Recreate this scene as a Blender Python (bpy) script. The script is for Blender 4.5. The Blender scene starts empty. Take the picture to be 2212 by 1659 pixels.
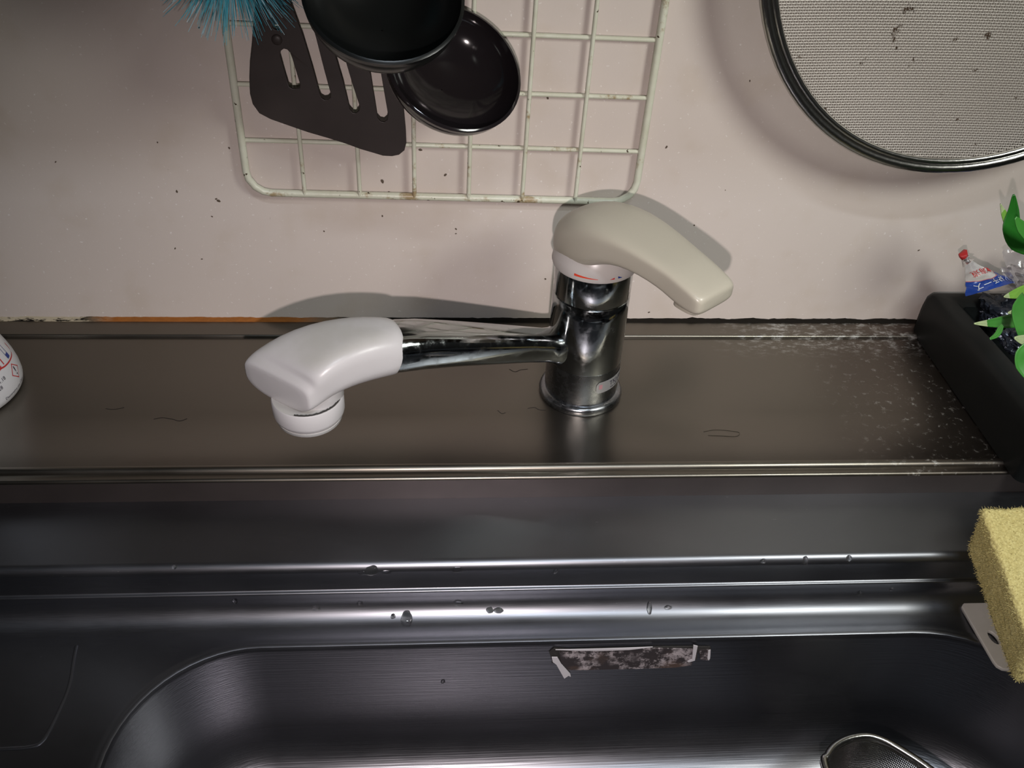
import bpy, bmesh, math, random
from mathutils import Vector, Matrix, noise
random.seed(7)
PI = math.pi
sc = bpy.context.scene
# ---------------------------------------------------------------- camera
cam_d = bpy.data.cameras.new('camera'); cam = bpy.data.objects.new('camera', cam_d)
sc.collection.objects.link(cam); sc.camera = cam
cam_d.sensor_fit = 'HORIZONTAL'; cam_d.sensor_width = 36.0
cam_d.lens = 36.0 * 1938.25 / 2212.0
cam_d.clip_start = 0.01; cam_d.clip_end = 50
Rt = (0.9975, -0.05644, 0.04249); Up = (0.00253, 0.62965, 0.77687); Fw = (0.0706, 0.77483, -0.62822)
cam.matrix_world = Matrix(((Rt[0], Up[0], -Fw[0], 0.12666), (Rt[1], Up[1], -Fw[1], -0.53575),
                           (Rt[2], Up[2], -Fw[2], 0.37765), (0, 0, 0, 1)))
# ---------------------------------------------------------------- world and lights
w = bpy.data.worlds.new('world'); sc.world = w; w.use_nodes = True
w.node_tree.nodes['Background'].inputs[0].default_value = (0.75, 0.8, 0.85, 1)
w.node_tree.nodes['Background'].inputs[1].default_value = 0.02
def light(name, kind, loc, power, col, **k):
    l = bpy.data.lights.new(name, kind); l.energy = power; l.color = col
    o = bpy.data.objects.new(name, l); o.location = loc; sc.collection.objects.link(o)
    for a, v in k.items(): setattr(l, a, v)
    return o
FL = light('phone_flash', 'SPOT', (0.13049, -0.57565, 0.32888), 8.2, (1.0, 0.885, 0.87), spot_size=1.5, spot_blend=1.0, shadow_soft_size=0.004)
FL.rotation_euler = Vector((-0.0706, -0.77483, 0.62822)).to_track_quat('Z', 'Y').to_euler()
LP = light('side_lamp_light', 'AREA', (0.54, -0.40, 0.45), 1.7, (0.98, 1.0, 0.93), shape='DISK', size=0.15)
LP.rotation_euler = (Vector((0.54, -0.40, 0.45)) - Vector((0.30, 0, 0.1))).to_track_quat('Z', 'Y').to_euler()
TU = light('ceiling_tube_light', 'AREA', (0.37, -0.95, 1.44), 6.0, (0.80, 0.90, 1.0), shape='RECTANGLE', size=0.34, size_y=0.05)
sc.view_settings.view_transform = 'Standard'; sc.view_settings.look = 'None'
sc.view_settings.exposure = 0.0; sc.view_settings.gamma = 1.0
# ---------------------------------------------------------------- helpers
def mat(name, col, rough=0.5, metal=0.0, var=0.0, vscale=40, bump=0.0, bscale=200, spec=0.5, trans=0.0, aniso=0.0, coat=0.0, sub=0.0, alpha=1.0):
    m = bpy.data.materials.new(name); m.use_nodes = True
    nt = m.node_tree; p = nt.nodes['Principled BSDF']
    p.inputs['Base Color'].default_value = (*col, 1); p.inputs['Roughness'].default_value = rough
    p.inputs['Metallic'].default_value = metal; p.inputs['Specular IOR Level'].default_value = spec
    p.inputs['Transmission Weight'].default_value = trans; p.inputs['Coat Weight'].default_value = coat
    p.inputs['Alpha'].default_value = alpha
    if sub: p.inputs['Subsurface Weight'].default_value = sub; p.inputs['Subsurface Radius'].default_value = (0.004, 0.003, 0.002)
    tc = nt.nodes.new('ShaderNodeTexCoord')
    if var:
        n = nt.nodes.new('ShaderNodeTexNoise'); n.inputs['Scale'].default_value = vscale; n.inputs['Detail'].default_value = 5
        nt.links.new(tc.outputs['Object'], n.inputs['Vector'])
        r = nt.nodes.new('ShaderNodeMix'); r.data_type = 'RGBA'
        r.inputs[6].default_value = (*[c * (1 - var) for c in col], 1); r.inputs[7].default_value = (*[min(1, c * (1 + var)) for c in col], 1)
        nt.links.new(n.outputs['Fac'], r.inputs[0]); nt.links.new(r.outputs[2], p.inputs['Base Color'])
    if bump:
        n = nt.nodes.new('ShaderNodeTexNoise'); n.inputs['Scale'].default_value = bscale; n.inputs['Detail'].default_value = 3
        nt.links.new(tc.outputs['Object'], n.inputs['Vector'])
        b = nt.nodes.new('ShaderNodeBump'); b.inputs['Strength'].default_value = bump; b.inputs['Distance'].default_value = 0.0005
        nt.links.new(n.outputs['Fac'], b.inputs['Height']); nt.links.new(b.outputs['Normal'], p.inputs['Normal'])
    return m
class G:
    """tiny node-graph helper"""
    def __init__(s, m): s.nt = m.node_tree; s.p = s.nt.nodes['Principled BSDF']; s.co = s.nt.nodes.new('ShaderNodeTexCoord').outputs['Object']
    def put(s, node, i, v):
        if v is None: return
        if hasattr(v, 'is_output'): s.nt.links.new(v, node.inputs[i])
        else: node.inputs[i].default_value = v
    def map(s, sx, sy, sz, v=None):
        n = s.nt.nodes.new('ShaderNodeMapping'); n.inputs['Scale'].default_value = (sx, sy, sz); s.put(n, 'Vector', v or s.co); return n.outputs[0]
    def noise(s, scale, detail=3, v=None, rough=0.5):
        n = s.nt.nodes.new('ShaderNodeTexNoise'); n.inputs['Scale'].default_value = scale; n.inputs['Detail'].default_value = detail
        n.inputs['Roughness'].default_value = rough; s.put(n, 'Vector', v or s.co); return n.outputs['Fac']
    def m(s, op, a, b=None, c=None, clamp=False):
        n = s.nt.nodes.new('ShaderNodeMath'); n.operation = op; n.use_clamp = clamp
        s.put(n, 0, a); s.put(n, 1, b); s.put(n, 2, c); return n.outputs[0]
    def ramp(s, v, a, b, lo=0.0, hi=1.0):
        n = s.nt.nodes.new('ShaderNodeMapRange'); n.interpolation_type = 'SMOOTHSTEP'
        for i, x in zip((0, 1, 2, 3, 4), (v, a, b, lo, hi)): s.put(n, i, x)
        return n.outputs[0]
    def mix(s, f, a, b):
        n = s.nt.nodes.new('ShaderNodeMix'); n.data_type = 'RGBA'; s.put(n, 0, f)
        for i, x in ((6, a), (7, b)): s.put(n, i, x if hasattr(x, 'is_output') else (*x, 1))
        return n.outputs[2]
    def xyz(s):
        n = s.nt.nodes.new('ShaderNodeSeparateXYZ'); s.nt.links.new(s.co, n.inputs[0]); return n.outputs
    def bump(s, h, strength, dist):
        n = s.nt.nodes.new('ShaderNodeBump'); n.inputs['Strength'].default_value = strength; n.inputs['Distance'].default_value = dist
        s.put(n, 'Height', h); s.nt.links.new(n.outputs[0], s.p.inputs['Normal'])
    def voro(s, scale, v=None):
        n = s.nt.nodes.new('ShaderNodeTexVoronoi'); n.inputs['Scale'].default_value = scale; s.put(n, 'Vector', v or s.co); return n.outputs
def mk(name, V, F, m, parent=None, smooth=True, flat_angle=None):
    me = bpy.data.meshes.new(name); me.from_pydata([tuple(v) for v in V], [], F); me.materials.append(m)
    bm = bmesh.new(); bm.from_mesh(me); bmesh.ops.recalc_face_normals(bm, faces=bm.faces); bm.to_mesh(me); bm.free()
    if smooth:
        me.polygons.foreach_set('use_smooth', [True] * len(me.polygons))
        me.set_sharp_from_angle(angle=math.radians(flat_angle or 50))
    o = bpy.data.objects.new(name, me); sc.collection.objects.link(o)
    if parent is not None: o.parent = parent
    return o
def thing(name, label, cat, group=None, o=None):
    if o is None: o = bpy.data.objects.new(name, None); sc.collection.objects.link(o); o.empty_display_size = 0.01
    o['label'] = label; o['category'] = cat
    if group: o['group'] = group
    return o
def base(o, p):
    """put an Empty at the thing's base; children keep their world places"""
    o.location = p
    for c in o.children: c.matrix_parent_inverse = Matrix.Translation(p).inverted()
def structure(o): o['kind'] = 'structure'; return o
def tube(path, r, n=8, closed=False, cap=True, flat=1.0, upv=(0, 0, 1)):
    P = [Vector(p) for p in path]; V = []; F = []; N = len(P)
    prev = None
    for i, p in enumerate(P):
        t = ((P[(i + 1) % N] if closed or i < N - 1 else p) - (P[i - 1] if closed or i > 0 else p)).normalized()
        a = prev if prev is not None else Vector(upv)
        u = (a - t * a.dot(t))
        if u.length < 1e-4: u = t.orthogonal()
        u.normalize(); prev = u; v = t.cross(u)
        ri = r[i] if isinstance(r, (list, tuple)) else r
        for k in range(n):
            a = 2 * PI * k / n; V.append(p + u * math.cos(a) * ri * flat + v * math.sin(a) * ri)
    for i in range(N if closed else N - 1):
        for k in range(n):
            j = (i + 1) % N
            F.append((i * n + k, i * n + (k + 1) % n, j * n + (k + 1) % n, j * n + k))
    if cap and not closed: F.append(tuple(range(n))[::-1]); F.append(tuple((N - 1) * n + k for k in range(n)))
    return V, F
def join(*parts):
    V = []; F = []
    for v, f in parts:
        b = len(V); V += [Vector(x) for x in v]; F += [tuple(b + i for i in q) for q in f]
    return V, F
def loft(secs, cap0=True, cap1=True, closed=True):
    n = len(secs[0]); V = [Vector(p) for s in secs for p in s]; F = []
    for i in range(len(secs) - 1):
        for k in range(n if closed else n - 1):
            F.append((i * n + k, i * n + (k + 1) % n, (i + 1) * n + (k + 1) % n, (i + 1) * n + k))
    if cap0: F.append(tuple(range(n))[::-1])
    if cap1: F.append(tuple((len(secs) - 1) * n + k for k in range(n)))
    return V, F
def lathe(prof, c=(0, 0, 0), n=48, sx=1.0, sy=1.0, cap0=False, cap1=False):
    return loft([[(c[0] + r * sx * math.cos(2 * PI * k / n), c[1] + r * sy * math.sin(2 * PI * k / n), c[2] + z) for k in range(n)] for r, z in prof], cap0, cap1)
def catmull(P, m=6, closed=False):
    P = [Vector(p) for p in P]; out = []; N = len(P)
    for i in range(N if closed else N - 1):
        g = lambda k: P[k % N] if closed else P[max(0, min(N - 1, k))]
        a, b, c, d = g(i - 1), g(i), g(i + 1), g(i + 2)
        for j in range(m):
            t = j / m
            out.append(0.5 * ((2 * b) + (c - a) * t + (2 * a - 5 * b + 4 * c - d) * t * t + (3 * b - a - 3 * c + d) * t ** 3))
    if not closed: out.append(P[-1])
    return out
def box(x0, x1, y0, y1, z0, z1):
    V = [(x, y, z) for x in (x0, x1) for y in (y0, y1) for z in (z0, z1)]
    return V, [(0, 1, 3, 2), (4, 6, 7, 5), (0, 4, 5, 1), (2, 3, 7, 6), (0, 2, 6, 4), (1, 5, 7, 3)]
def curve_mesh(cd):
    o = bpy.data.objects.new('tmp', cd); sc.collection.objects.link(o)
    dg = bpy.context.evaluated_depsgraph_get(); me = bpy.data.meshes.new_from_object(o.evaluated_get(dg))
    V = [v.co.copy() for v in me.vertices]; F = [tuple(p.vertices) for p in me.polygons]
    bpy.data.objects.remove(o); bpy.data.curves.remove(cd); bpy.data.meshes.remove(me)
    return V, F
def plate(outlines, thick, bevel=0.0):
    """flat shape (first outline) with holes, in XY, centred on z=0"""
    cd = bpy.data.curves.new('tmp', 'CURVE'); cd.dimensions = '2D'; cd.fill_mode = 'BOTH'
    cd.extrude = thick / 2; cd.bevel_depth = bevel; cd.bevel_resolution = 1
    for L in outlines:
        s = cd.splines.new('POLY'); s.points.add(len(L) - 1); s.use_cyclic_u = True
        for q, p in zip(s.points, L): q.co = (p[0], p[1], 0, 1)
    return curve_mesh(cd)
def text(s, size, cuts=0):
    cd = bpy.data.curves.new('tmp', 'FONT'); cd.body = s; cd.size = size; cd.align_x = 'CENTER'; cd.align_y = 'CENTER'; cd.extrude = 0.0; cd.resolution_u = 3
    return curve_mesh(cd)
def warp(VF, fn):
    V, F = VF
    bm = bmesh.new(); vs = [bm.verts.new(v) for v in V]
    for q in F:
        try: bm.faces.new([vs[i] for i in q])
        except ValueError: pass
    bmesh.ops.triangulate(bm, faces=bm.faces)
    V = [fn(v.co.x, v.co.y) for v in bm.verts]; bm.verts.index_update(); F = [tuple(v.index for v in q.verts) for q in bm.faces]; bm.free()
    return V, F
def superell(c, ax, ay, a, b, e, n=40):
    c, ax, ay = Vector(c), Vector(ax), Vector(ay); out = []
    for k in range(n):
        t = 2 * PI * k / n; cs, sn = math.cos(t), math.sin(t)
        out.append(c + ax * (a * math.copysign(abs(cs) ** (2 / e), cs)) + ay * (b * math.copysign(abs(sn) ** (2 / e), sn)))
    return out
# ---------------------------------------------------------------- materials
def steel(name, col, rough, brush=0.35, mirror=False):
    m = mat(name, col, rough, 1.0); g = G(m)
    n = g.noise(90, 4, g.map(1, 22, 22)); n2 = g.noise(14, 4)
    r = g.m('MULTIPLY_ADD', n, brush * 0.25, rough - brush * 0.12); r = g.m('MULTIPLY_ADD', n2, 0.16, g.m('SUBTRACT', r, 0.08))
    g.nt.links.new(r, g.p.inputs['Roughness'])
    g.nt.links.new(g.mix(g.noise(7, 5), [c * 0.86 for c in col], [min(1, c * 1.1) for c in col]), g.p.inputs['Base Color'])
    g.bump(n, 0.05, 0.0003)
    return m
M_wall = mat('melamine_panel', (0.6, 0.53, 0.485), 0.42, spec=0.35); g = G(M_wall)
sp = g.ramp(g.noise(420, 2), 0.66, 0.74); blot = g.noise(5, 4)
colr = g.mix(blot, (0.56, 0.492, 0.45), (0.63, 0.565, 0.52)); colr = g.mix(g.m('MULTIPLY', sp, 0.5), colr, (0.85, 0.82, 0.8))
dk = g.m('MULTIPLY', g.ramp(g.noise(150, 3), 0.755, 0.79), g.ramp(g.noise(6, 2), 0.42, 0.6))
colr = g.mix(dk, colr, (0.17, 0.13, 0.1))
xx = g.xyz(); gr = g.m('MULTIPLY', g.ramp(xx[2], 0.10, 0.0), 0.28)
stn = g.m('MULTIPLY', g.ramp(g.noise(30, 5), 0.5, 0.75), 0.18); colr = g.mix(stn, colr, (0.42, 0.33, 0.22))
g.nt.links.new(colr, g.p.inputs['Base Color']); g.bump(g.noise(600, 2), 0.12, 0.0003)
M_deck = steel('deck_steel', (0.195, 0.178, 0.152), 0.34); g = G(M_deck)
# lime scale towards the right end of the deck
o = g.xyz()
lime = g.m('MULTIPLY', g.ramp(o[0], 0.36, 0.43), g.ramp(g.noise(170, 6, rough=0.75), 0.55, 0.70))
lime2 = g.m('MULTIPLY', g.m('MULTIPLY', g.ramp(o[0], 0.30, 0.38), g.ramp(o[1], -0.045, -0.022)), g.ramp(g.noise(130, 6, g.map(1, 2, 1), rough=0.75), 0.48, 0.66))
L_ = g.m('MAXIMUM', g.m('MULTIPLY', lime, 0.55), g.m('MULTIPLY', lime2, 0.6))
brown = g.m('MULTIPLY', g.ramp(o[0], 0.36, 0.46), 0.45)
src = g.p.inputs['Base Color'].links[0].from_socket
c_ = g.mix(brown, src, (0.15, 0.115, 0.1)); c_ = g.mix(L_, c_, (0.55, 0.55, 0.53)); g.nt.links.new(c_, g.p.inputs['Base Color'])
g.nt.links.new(g.m('SUBTRACT', 1.0, g.m('MULTIPLY', L_, 0.9)), g.p.inputs['Metallic'])
M_sink = steel('sink_steel', (0.21, 0.215, 0.235), 0.36)
g = G(M_sink); src = g.p.inputs['Base Color'].links[0].from_socket
scr = g.m('MULTIPLY', g.ramp(g.noise(120, 6, g.map(1, 3, 3), rough=0.75), 0.66, 0.78), 0.5)
g.nt.links.new(g.mix(scr, src, (0.75, 0.75, 0.74)), g.p.inputs['Base Color'])
M_chrome = mat('chrome', (0.44, 0.46, 0.465), 0.06, 1.0); g = G(M_chrome)
g.nt.links.new(g.ramp(g.noise(160, 5, rough=0.7), 0.4, 0.75, 0.07, 0.30), g.p.inputs['Roughness'])
M_satin = mat('worn_chrome', (0.26, 0.27, 0.285), 0.25, 1.0); g = G(M_satin)
g.nt.links.new(g.ramp(g.noise(110, 5, rough=0.7), 0.35, 0.75, 0.2, 0.42), g.p.inputs['Roughness'])
M_ivory = mat('ivory_plastic', (0.42, 0.39, 0.32), 0.32, var=0.05, vscale=25, bump=0.08, bscale=500)
M_white = mat('white_plastic', (0.52, 0.51, 0.515), 0.33, var=0.07, vscale=30, bump=0.08, bscale=500)
g = G(M_white); src = g.p.inputs['Base Color'].links[0].from_socket
geo = g.nt.nodes.new('ShaderNodeNewGeometry'); nz = g.nt.nodes.new('ShaderNodeSeparateXYZ'); g.nt.links.new(geo.outputs['Normal'], nz.inputs[0])
lim = g.m('MULTIPLY', g.ramp(nz.outputs[2], 0.55, 0.95), g.ramp(g.noise(35, 4), 0.25, 0.7))  # upward faces go to a duller yellowish grey in patches
g.nt.links.new(g.mix(g.m('MULTIPLY', lim, 0.55), src, (0.36, 0.355, 0.31)), g.p.inputs['Base Color'])
M_dim = mat('grey_plastic', (0.5, 0.5, 0.49), 0.45)
M_grime = mat('black_grime', (0.02, 0.018, 0.016), 0.8, bump=0.6, bscale=900)
M_wire = mat('cream_coated_wire', (0.62, 0.63, 0.5), 0.35); g = G(M_wire)
ru = g.ramp(g.noise(55, 6, rough=0.7), 0.56, 0.68); c_ = g.mix(g.noise(90, 4), (0.5, 0.5, 0.38), (0.68, 0.7, 0.6))
c_ = g.mix(g.m('MULTIPLY', ru, 0.8), c_, (0.27, 0.17, 0.06)); c_ = g.mix(g.ramp(g.noise(230, 3), 0.68, 0.72), c_, (0.06, 0.04, 0.02))
g.nt.links.new(c_, g.p.inputs['Base Color']); g.bump(g.noise(300, 3), 0.4, 0.0005)
M_nylon = mat('dark_nylon', (0.028, 0.021, 0.019), 0.5, var=0.3, vscale=60, spec=0.4)
M_black = mat('black_enamel', (0.006, 0.007, 0.007), 0.28, spec=0.35)
M_gloss = mat('glossy_black', (0.011, 0.009, 0.010), 0.1, spec=0.5, bump=0.06, bscale=60)
M_rim = mat('strainer_rim_steel', (0.40, 0.39, 0.37), 0.22, 1.0, bump=0.15, bscale=300)
M_mesh = mat('steel_mesh_wire', (0.62, 0.58, 0.54), 0.42, 0.55); g = G(M_mesh)
c_ = g.mix(g.noise(12, 5), (0.50, 0.46, 0.42), (0.72, 0.68, 0.64)); c_ = g.mix(g.ramp(g.noise(130, 3), 0.70, 0.74), c_, (0.08, 0.05, 0.03))
g.nt.links.new(c_, g.p.inputs['Base Color'])
M_leaf = mat('green_leaf', (0.045, 0.20, 0.03), 0.35, var=0.3, vscale=80, sub=0.0)
M_leafd = mat('dark_green_leaf', (0.015, 0.12, 0.012), 0.35, var=0.3, vscale=80)
M_leafy = mat('yellow_green_leaf', (0.16, 0.34, 0.05), 0.4, var=0.3, vscale=60)
M_pale = mat('pale_leaf_tip', (0.35, 0.42, 0.22), 0.5, var=0.2, vscale=90)
M_stem = mat('plant_stem', (0.10, 0.16, 0.05), 0.5, var=0.2)
M_caddy = mat('black_rubbery_plastic', (0.0045, 0.006, 0.006), 0.5, var=0.3, vscale=30, spec=0.25, bump=0.15, bscale=120)
M_blue = mat('blue_wrapper', (0.012, 0.045, 0.26), 0.25, var=0.15, spec=0.6)
M_wrapw = mat('white_wrapper', (0.48, 0.46, 0.45), 0.3, spec=0.6)
M_foil = mat('silver_foil', (0.75, 0.74, 0.74), 0.22, 0.9, bump=0.8, bscale=350)
M_red = mat('red_print', (0.50, 0.03, 0.03), 0.4)
M_pw = mat('white_print', (0.62, 0.64, 0.66), 0.4)
M_pb = mat('pale_blue_print', (0.22, 0.27, 0.5), 0.4)
M_ink = mat('dark_ink', (0.015, 0.013, 0.03), 0.5)
M_bink = mat('blue_ink', (0.02, 0.045, 0.22), 0.5)
M_clear = mat('clear_film', (0.8, 0.78, 0.78), 0.12, trans=0.75, spec=0.7, bump=0.9, bscale=160)
M_bottle = mat('white_bottle', (0.66, 0.66, 0.68), 0.3, bump=0.05)
M_sponge = mat('yellow_sponge', (0.62, 0.50, 0.15), 0.95, spec=0.1); g = G(M_sponge)
v_ = g.voro(620)[0]; por = g.ramp(v_, 0.15, 0.75); c_ = g.mix(g.noise(30, 5), (0.52, 0.43, 0.17), (0.66, 0.60, 0.29)); c_ = g.mix(g.m('MULTIPLY', por, 0.45), c_, (0.36, 0.29, 0.10))
g.nt.links.new(c_, g.p.inputs['Base Color']); g.bump(g.m('SUBTRACT', 1.0, v_), 0.5, 0.0006)
M_tray = mat('milky_plastic', (0.66, 0.64, 0.58), 0.3, var=0.15, vscale=60, trans=0.15)
M_cyan = mat('cyan_bristle', (0.05, 0.38, 0.50), 0.3, var=0.3, vscale=70, trans=0.25)
M_cyanb = mat('cyan_plastic', (0.03, 0.3, 0.42), 0.3)
M_water = mat('water', (1, 1, 1), 0.0, trans=1.0, spec=0.5); M_water.node_tree.nodes['Principled BSDF'].inputs['IOR'].default_value = 1.33
M_paint = mat('ceiling_paint', (0.4, 0.38, 0.35), 0.8); M_floor = mat('brown_flooring', (0.16, 0.10, 0.06), 0.5, var=0.2, vscale=8)
M_room = mat('room_wallpaper', (0.10, 0.09, 0.08), 0.85)
# ---------------------------------------------------------------- room
X0, X1 = -1.1, 1.6
structure(mk('wall_back', *box(X0, X1, 0, 0.02, -0.85, 1.5), M_wall, smooth=False))
structure(mk('wall_right', *box(X1, X1 + 0.05, -3.4, 0.02, -0.85, 1.5), M_room, smooth=False))
structure(mk('wall_left', *box(X0 - 0.05, X0, -3.4, 0.02, -0.85, 1.5), M_room, smooth=False))
structure(mk('wall_front', *box(X0, X1, -3.45, -3.4, -0.85, 1.5), M_room, smooth=False))
structure(mk('ceiling', *box(X0 - 0.05, X1 + 0.05, -3.45, 0.02, 1.5, 1.55), M_paint, smooth=False))
structure(mk('floor', *box(X0 - 0.05, X1 + 0.05, -3.45, 0.02, -0.9, -0.85), M_floor, smooth=False))
# mouldy sealant bead between wall panel and steel deck
M_caulk = mat('mouldy_sealant', (0.5, 0.45, 0.35), 0.9, spec=0.1); g = G(M_caulk); o = g.xyz()
nn = g.noise(60, 6, g.map(1, 4, 4), rough=0.65); n3 = g.noise(25, 4, g.map(1, 2, 2))
blk = g.ramp(nn, 0.50, 0.56)
bl = g.m('MAXIMUM', blk, g.m('MULTIPLY', g.ramp(g.m('ADD', o[0], g.m('MULTIPLY', n3, 0.06)), 0.03, 0.07), g.ramp(g.m('ADD', o[0], g.m('MULTIPLY', n3, 0.16)), 0.66, 0.56)))
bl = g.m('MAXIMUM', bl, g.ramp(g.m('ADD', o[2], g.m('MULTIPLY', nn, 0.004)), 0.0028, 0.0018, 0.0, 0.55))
orange = g.m('MULTIPLY', g.ramp(g.m('ADD', o[0], g.m('MULTIPLY', nn, 0.03)), -0.115, -0.095), g.ramp(g.m('ADD', o[0], g.m('MULTIPLY', nn, 0.03)), 0.075, 0.03))
c_ = g.mix(orange, (0.42, 0.36, 0.26), g.mix(nn, (0.16, 0.05, 0.01), (0.42, 0.16, 0.04)))
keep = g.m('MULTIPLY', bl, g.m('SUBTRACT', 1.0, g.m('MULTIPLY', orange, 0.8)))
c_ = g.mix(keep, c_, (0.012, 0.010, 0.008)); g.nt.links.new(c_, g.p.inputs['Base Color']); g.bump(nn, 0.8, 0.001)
V = []; F = []; NX = 700
for i in range(NX + 1):
    x = -0.5 + 1.4 * i / NX; a = noise.noise(Vector((x * 70, 0, 0))) * 0.0009 + noise.noise(Vector((x * 260, 3, 0))) * 0.0006
    h = 0.0048 + a * (0.7 if x < 0.3 else 1.3)
    V += [(x, 0.0, h + 0.0004), (x, -0.0004, h), (x, -0.0012, 0.0032), (x, -0.0022, 0.0026 + a * .1)]
for i in range(NX):
    for k in range(3): F.append((i * 4 + k, i * 4 + k + 1, i * 4 + k + 5, i * 4 + k + 4))
structure(mk('trim_1', V, F, M_caulk))
# ---------------------------------------------------------------- steel deck and sink
def extrude_profile(P, xs):
    V = [(x, p[0], p[1]) for x in xs for p in P]; n = len(P); F = []
    for i in range(len(xs) - 1):
        for k in range(n - 1): F.append((i * n + k, i * n + k + 1, (i + 1) * n + k + 1, (i + 1) * n + k))
    return V, F
def arc(cy, cz, r, a0, a1, n=6): return [(cy + r * math.cos(math.radians(a0 + (a1 - a0) * i / n)), cz + r * math.sin(math.radians(a0 + (a1 - a0) * i / n))) for i in range(n + 1)]
xs = [-0.7, -0.4, -0.1, 0.2, 0.5, 0.9]
deck = thing('faucet_deck', 'long brushed stainless steel ledge the faucet stands on', 'counter')
P = [(0.0, 0.0026), (-0.0158, 0.0024)] + arc(-0.0165, 0.0006, 0.0018, 80, 175, 6) + [(-0.0186, 0.0), (-0.0192, -0.0001)]
P += [(-0.06, 0.0), (-0.1, 0.0), (-0.1455, 0.0)] + arc(-0.1487, -0.0014, 0.0034, 60, 150, 8) + [(-0.1520, -0.0005), (-0.1534, -0.0008)]
P += arc(-0.1562, -0.0020, 0.0018, 70, 180, 8)
P = [p for p in P]
mk('steel_sheet', *extrude_profile(P, xs), M_deck, deck)
M_lip = mat('dirty_shaded_lip_steel', (0.085, 0.07, 0.066), 0.42, 0.7, var=0.35, vscale=20)  # brown dirt tone, with the dimness below the deck edge painted into the colour
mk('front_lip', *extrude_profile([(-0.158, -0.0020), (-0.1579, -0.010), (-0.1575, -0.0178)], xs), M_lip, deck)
M_scr = mat('dark_scratch', (0.035, 0.028, 0.024), 0.6)
for q_ in [[(-0.05659, -0.10376, 0.0001), (-0.05183, -0.10248, 0.0001), (-0.0453, -0.10385, 0.0001), (-0.04039, -0.10564, 0.0001), (-0.03635, -0.10348, 0.0001)], [(-0.0887, -0.09335, 0.0001), (-0.08363, -0.09428, 0.0001), (-0.07759, -0.09252, 0.0001)], [(0.16811, -0.05375, 0.0001), (0.17174, -0.05682, 0.0001), (0.17566, -0.05479, 0.0001), (0.18082, -0.05377, 0.0001)], [(0.17791, -0.09517, 0.0001), (0.1825, -0.09428, 0.0001), (0.18534, -0.0966, 0.0001), (0.18982, -0.09709, 0.0001)], [(0.15828, -0.09687, 0.0001), (0.16082, -0.10009, 0.0001), (0.16326, -0.09919, 0.0001)], [(0.2888, -0.1186, 0.0001), (0.29671, -0.11691, 0.0001), (0.30553, -0.11787, 0.0001), (0.3117, -0.1197, 0.0001), (0.30871, -0.12317, 0.0001), (0.29984, -0.12265, 0.0001), (0.29099, -0.12212, 0.0001)]]:
    mk('scratch_mark', *tube(catmull(q_, 5), 0.00022, 5, flat=0.4), M_scr if q_[0][0] < 0.25 else M_deck, deck)
base(deck, (0.1, -0.08, 0))
sink = thing('kitchen_sink', 'stainless steel sink with stepped back ledge and deep bowl', 'sink')
zf = -0.06
P = [(-0.1575, -0.0176), (-0.158, -0.0176), (-0.19931, -0.02256), (-0.19934, -0.02256), (-0.20052, -0.02269), (-0.20166, -0.02307), (-0.20268, -0.02369), (-0.20356, -0.0245), (-0.20423, -0.02549), (-0.20469, -0.02659), (-0.2049, -0.02777), (-0.2049, -0.04174), (-0.2053, -0.04224), (-0.2061, -0.04254), (-0.20644, -0.0426), (-0.20675, -0.04275), (-0.20699, -0.043), (-0.20715, -0.0433), (-0.2072, -0.04364), (-0.2072, -0.04729), (-0.20728, -0.04871), (-0.20753, -0.05012), (-0.20795, -0.05149), (-0.20852, -0.05281), (-0.20924, -0.05405), (-0.21011, -0.05521), (-0.21111, -0.05628), (-0.21222, -0.05723), (-0.21344, -0.05805), (-0.21475, -0.05874), (-0.21614, -0.05929), (-0.21757, -0.05968), (-0.21905, -0.05992), (-0.22054, -0.06), (-0.2215, -0.06)]
mk('back_ledge', *extrude_profile(P, xs), M_sink, sink)
def rrect(d, n=14):
    """outline of the bowl mouth, inset by d"""
    out = []
    for cx, cy, r, a0 in [(0.4001, -0.3205, 0.09, 0), (0.021, -0.2984, 0.0679, 90), (0.021, -0.53, 0.0679, 180), (0.4001, -0.53, 0.09, 270)]:
        for i in range(n + 1):
            a = math.radians(a0 + 90 * i / n); out.append((cx + max(0.004, r - d) * math.cos(a), cy + max(0.004, r - d) * math.sin(a)))
    return out
o0 = rrect(-0.006); cx, cy = 0.2, -0.4
def on_rect(x, y):
    dx, dy = x - cx, y - cy; t = 1e9
    if dx: t = min(t, ((0.9 if dx > 0 else -0.7) - cx) / dx)
    if dy: t = min(t, ((-0.2215 if dy > 0 else -0.66) - cy) / dy)
    return (cx + dx * t, cy + dy * t)
secs = [[(*on_rect(*p), zf) for p in o0]]
for d, z in ((-0.006, zf), (-0.005, zf + 0.0004), (-0.0035, zf + 0.0002), (-0.002, zf + 0.0005), (-0.0008, zf + 0.0006), (0.0002, zf + 0.0001), (0.0008, zf - 0.0012), (0.001, zf - 0.004)):
    secs.append([(*p, z) for p in rrect(d)])
R_ = 0.034; zb = -0.168
for i in range(6): secs.append([(*p, zf - 0.004 + (zb + R_ - zf + 0.004) * (i + 1) / 6) for p in rrect(0.001 + 0.0006 * (i + 1))])
for i in range(1, 11):
    a = PI / 2 * i / 10; secs.append([(*p, zb + R_ - R_ * math.sin(a)) for p in rrect(0.0046 + R_ * (1 - math.cos(a)))])
secs.append([(0.2 + (p[0] - 0.2) * 0.5, -0.42 + (p[1] + 0.42) * 0.5, zb - 0.001) for p in rrect(0.04)])
secs.append([(0.2 + (p[0] - 0.2) * 0.05, -0.42 + (p[1] + 0.42) * 0.05, zb - 0.003) for p in rrect(0.04)])
V, F = loft(secs, False, True)
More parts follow.
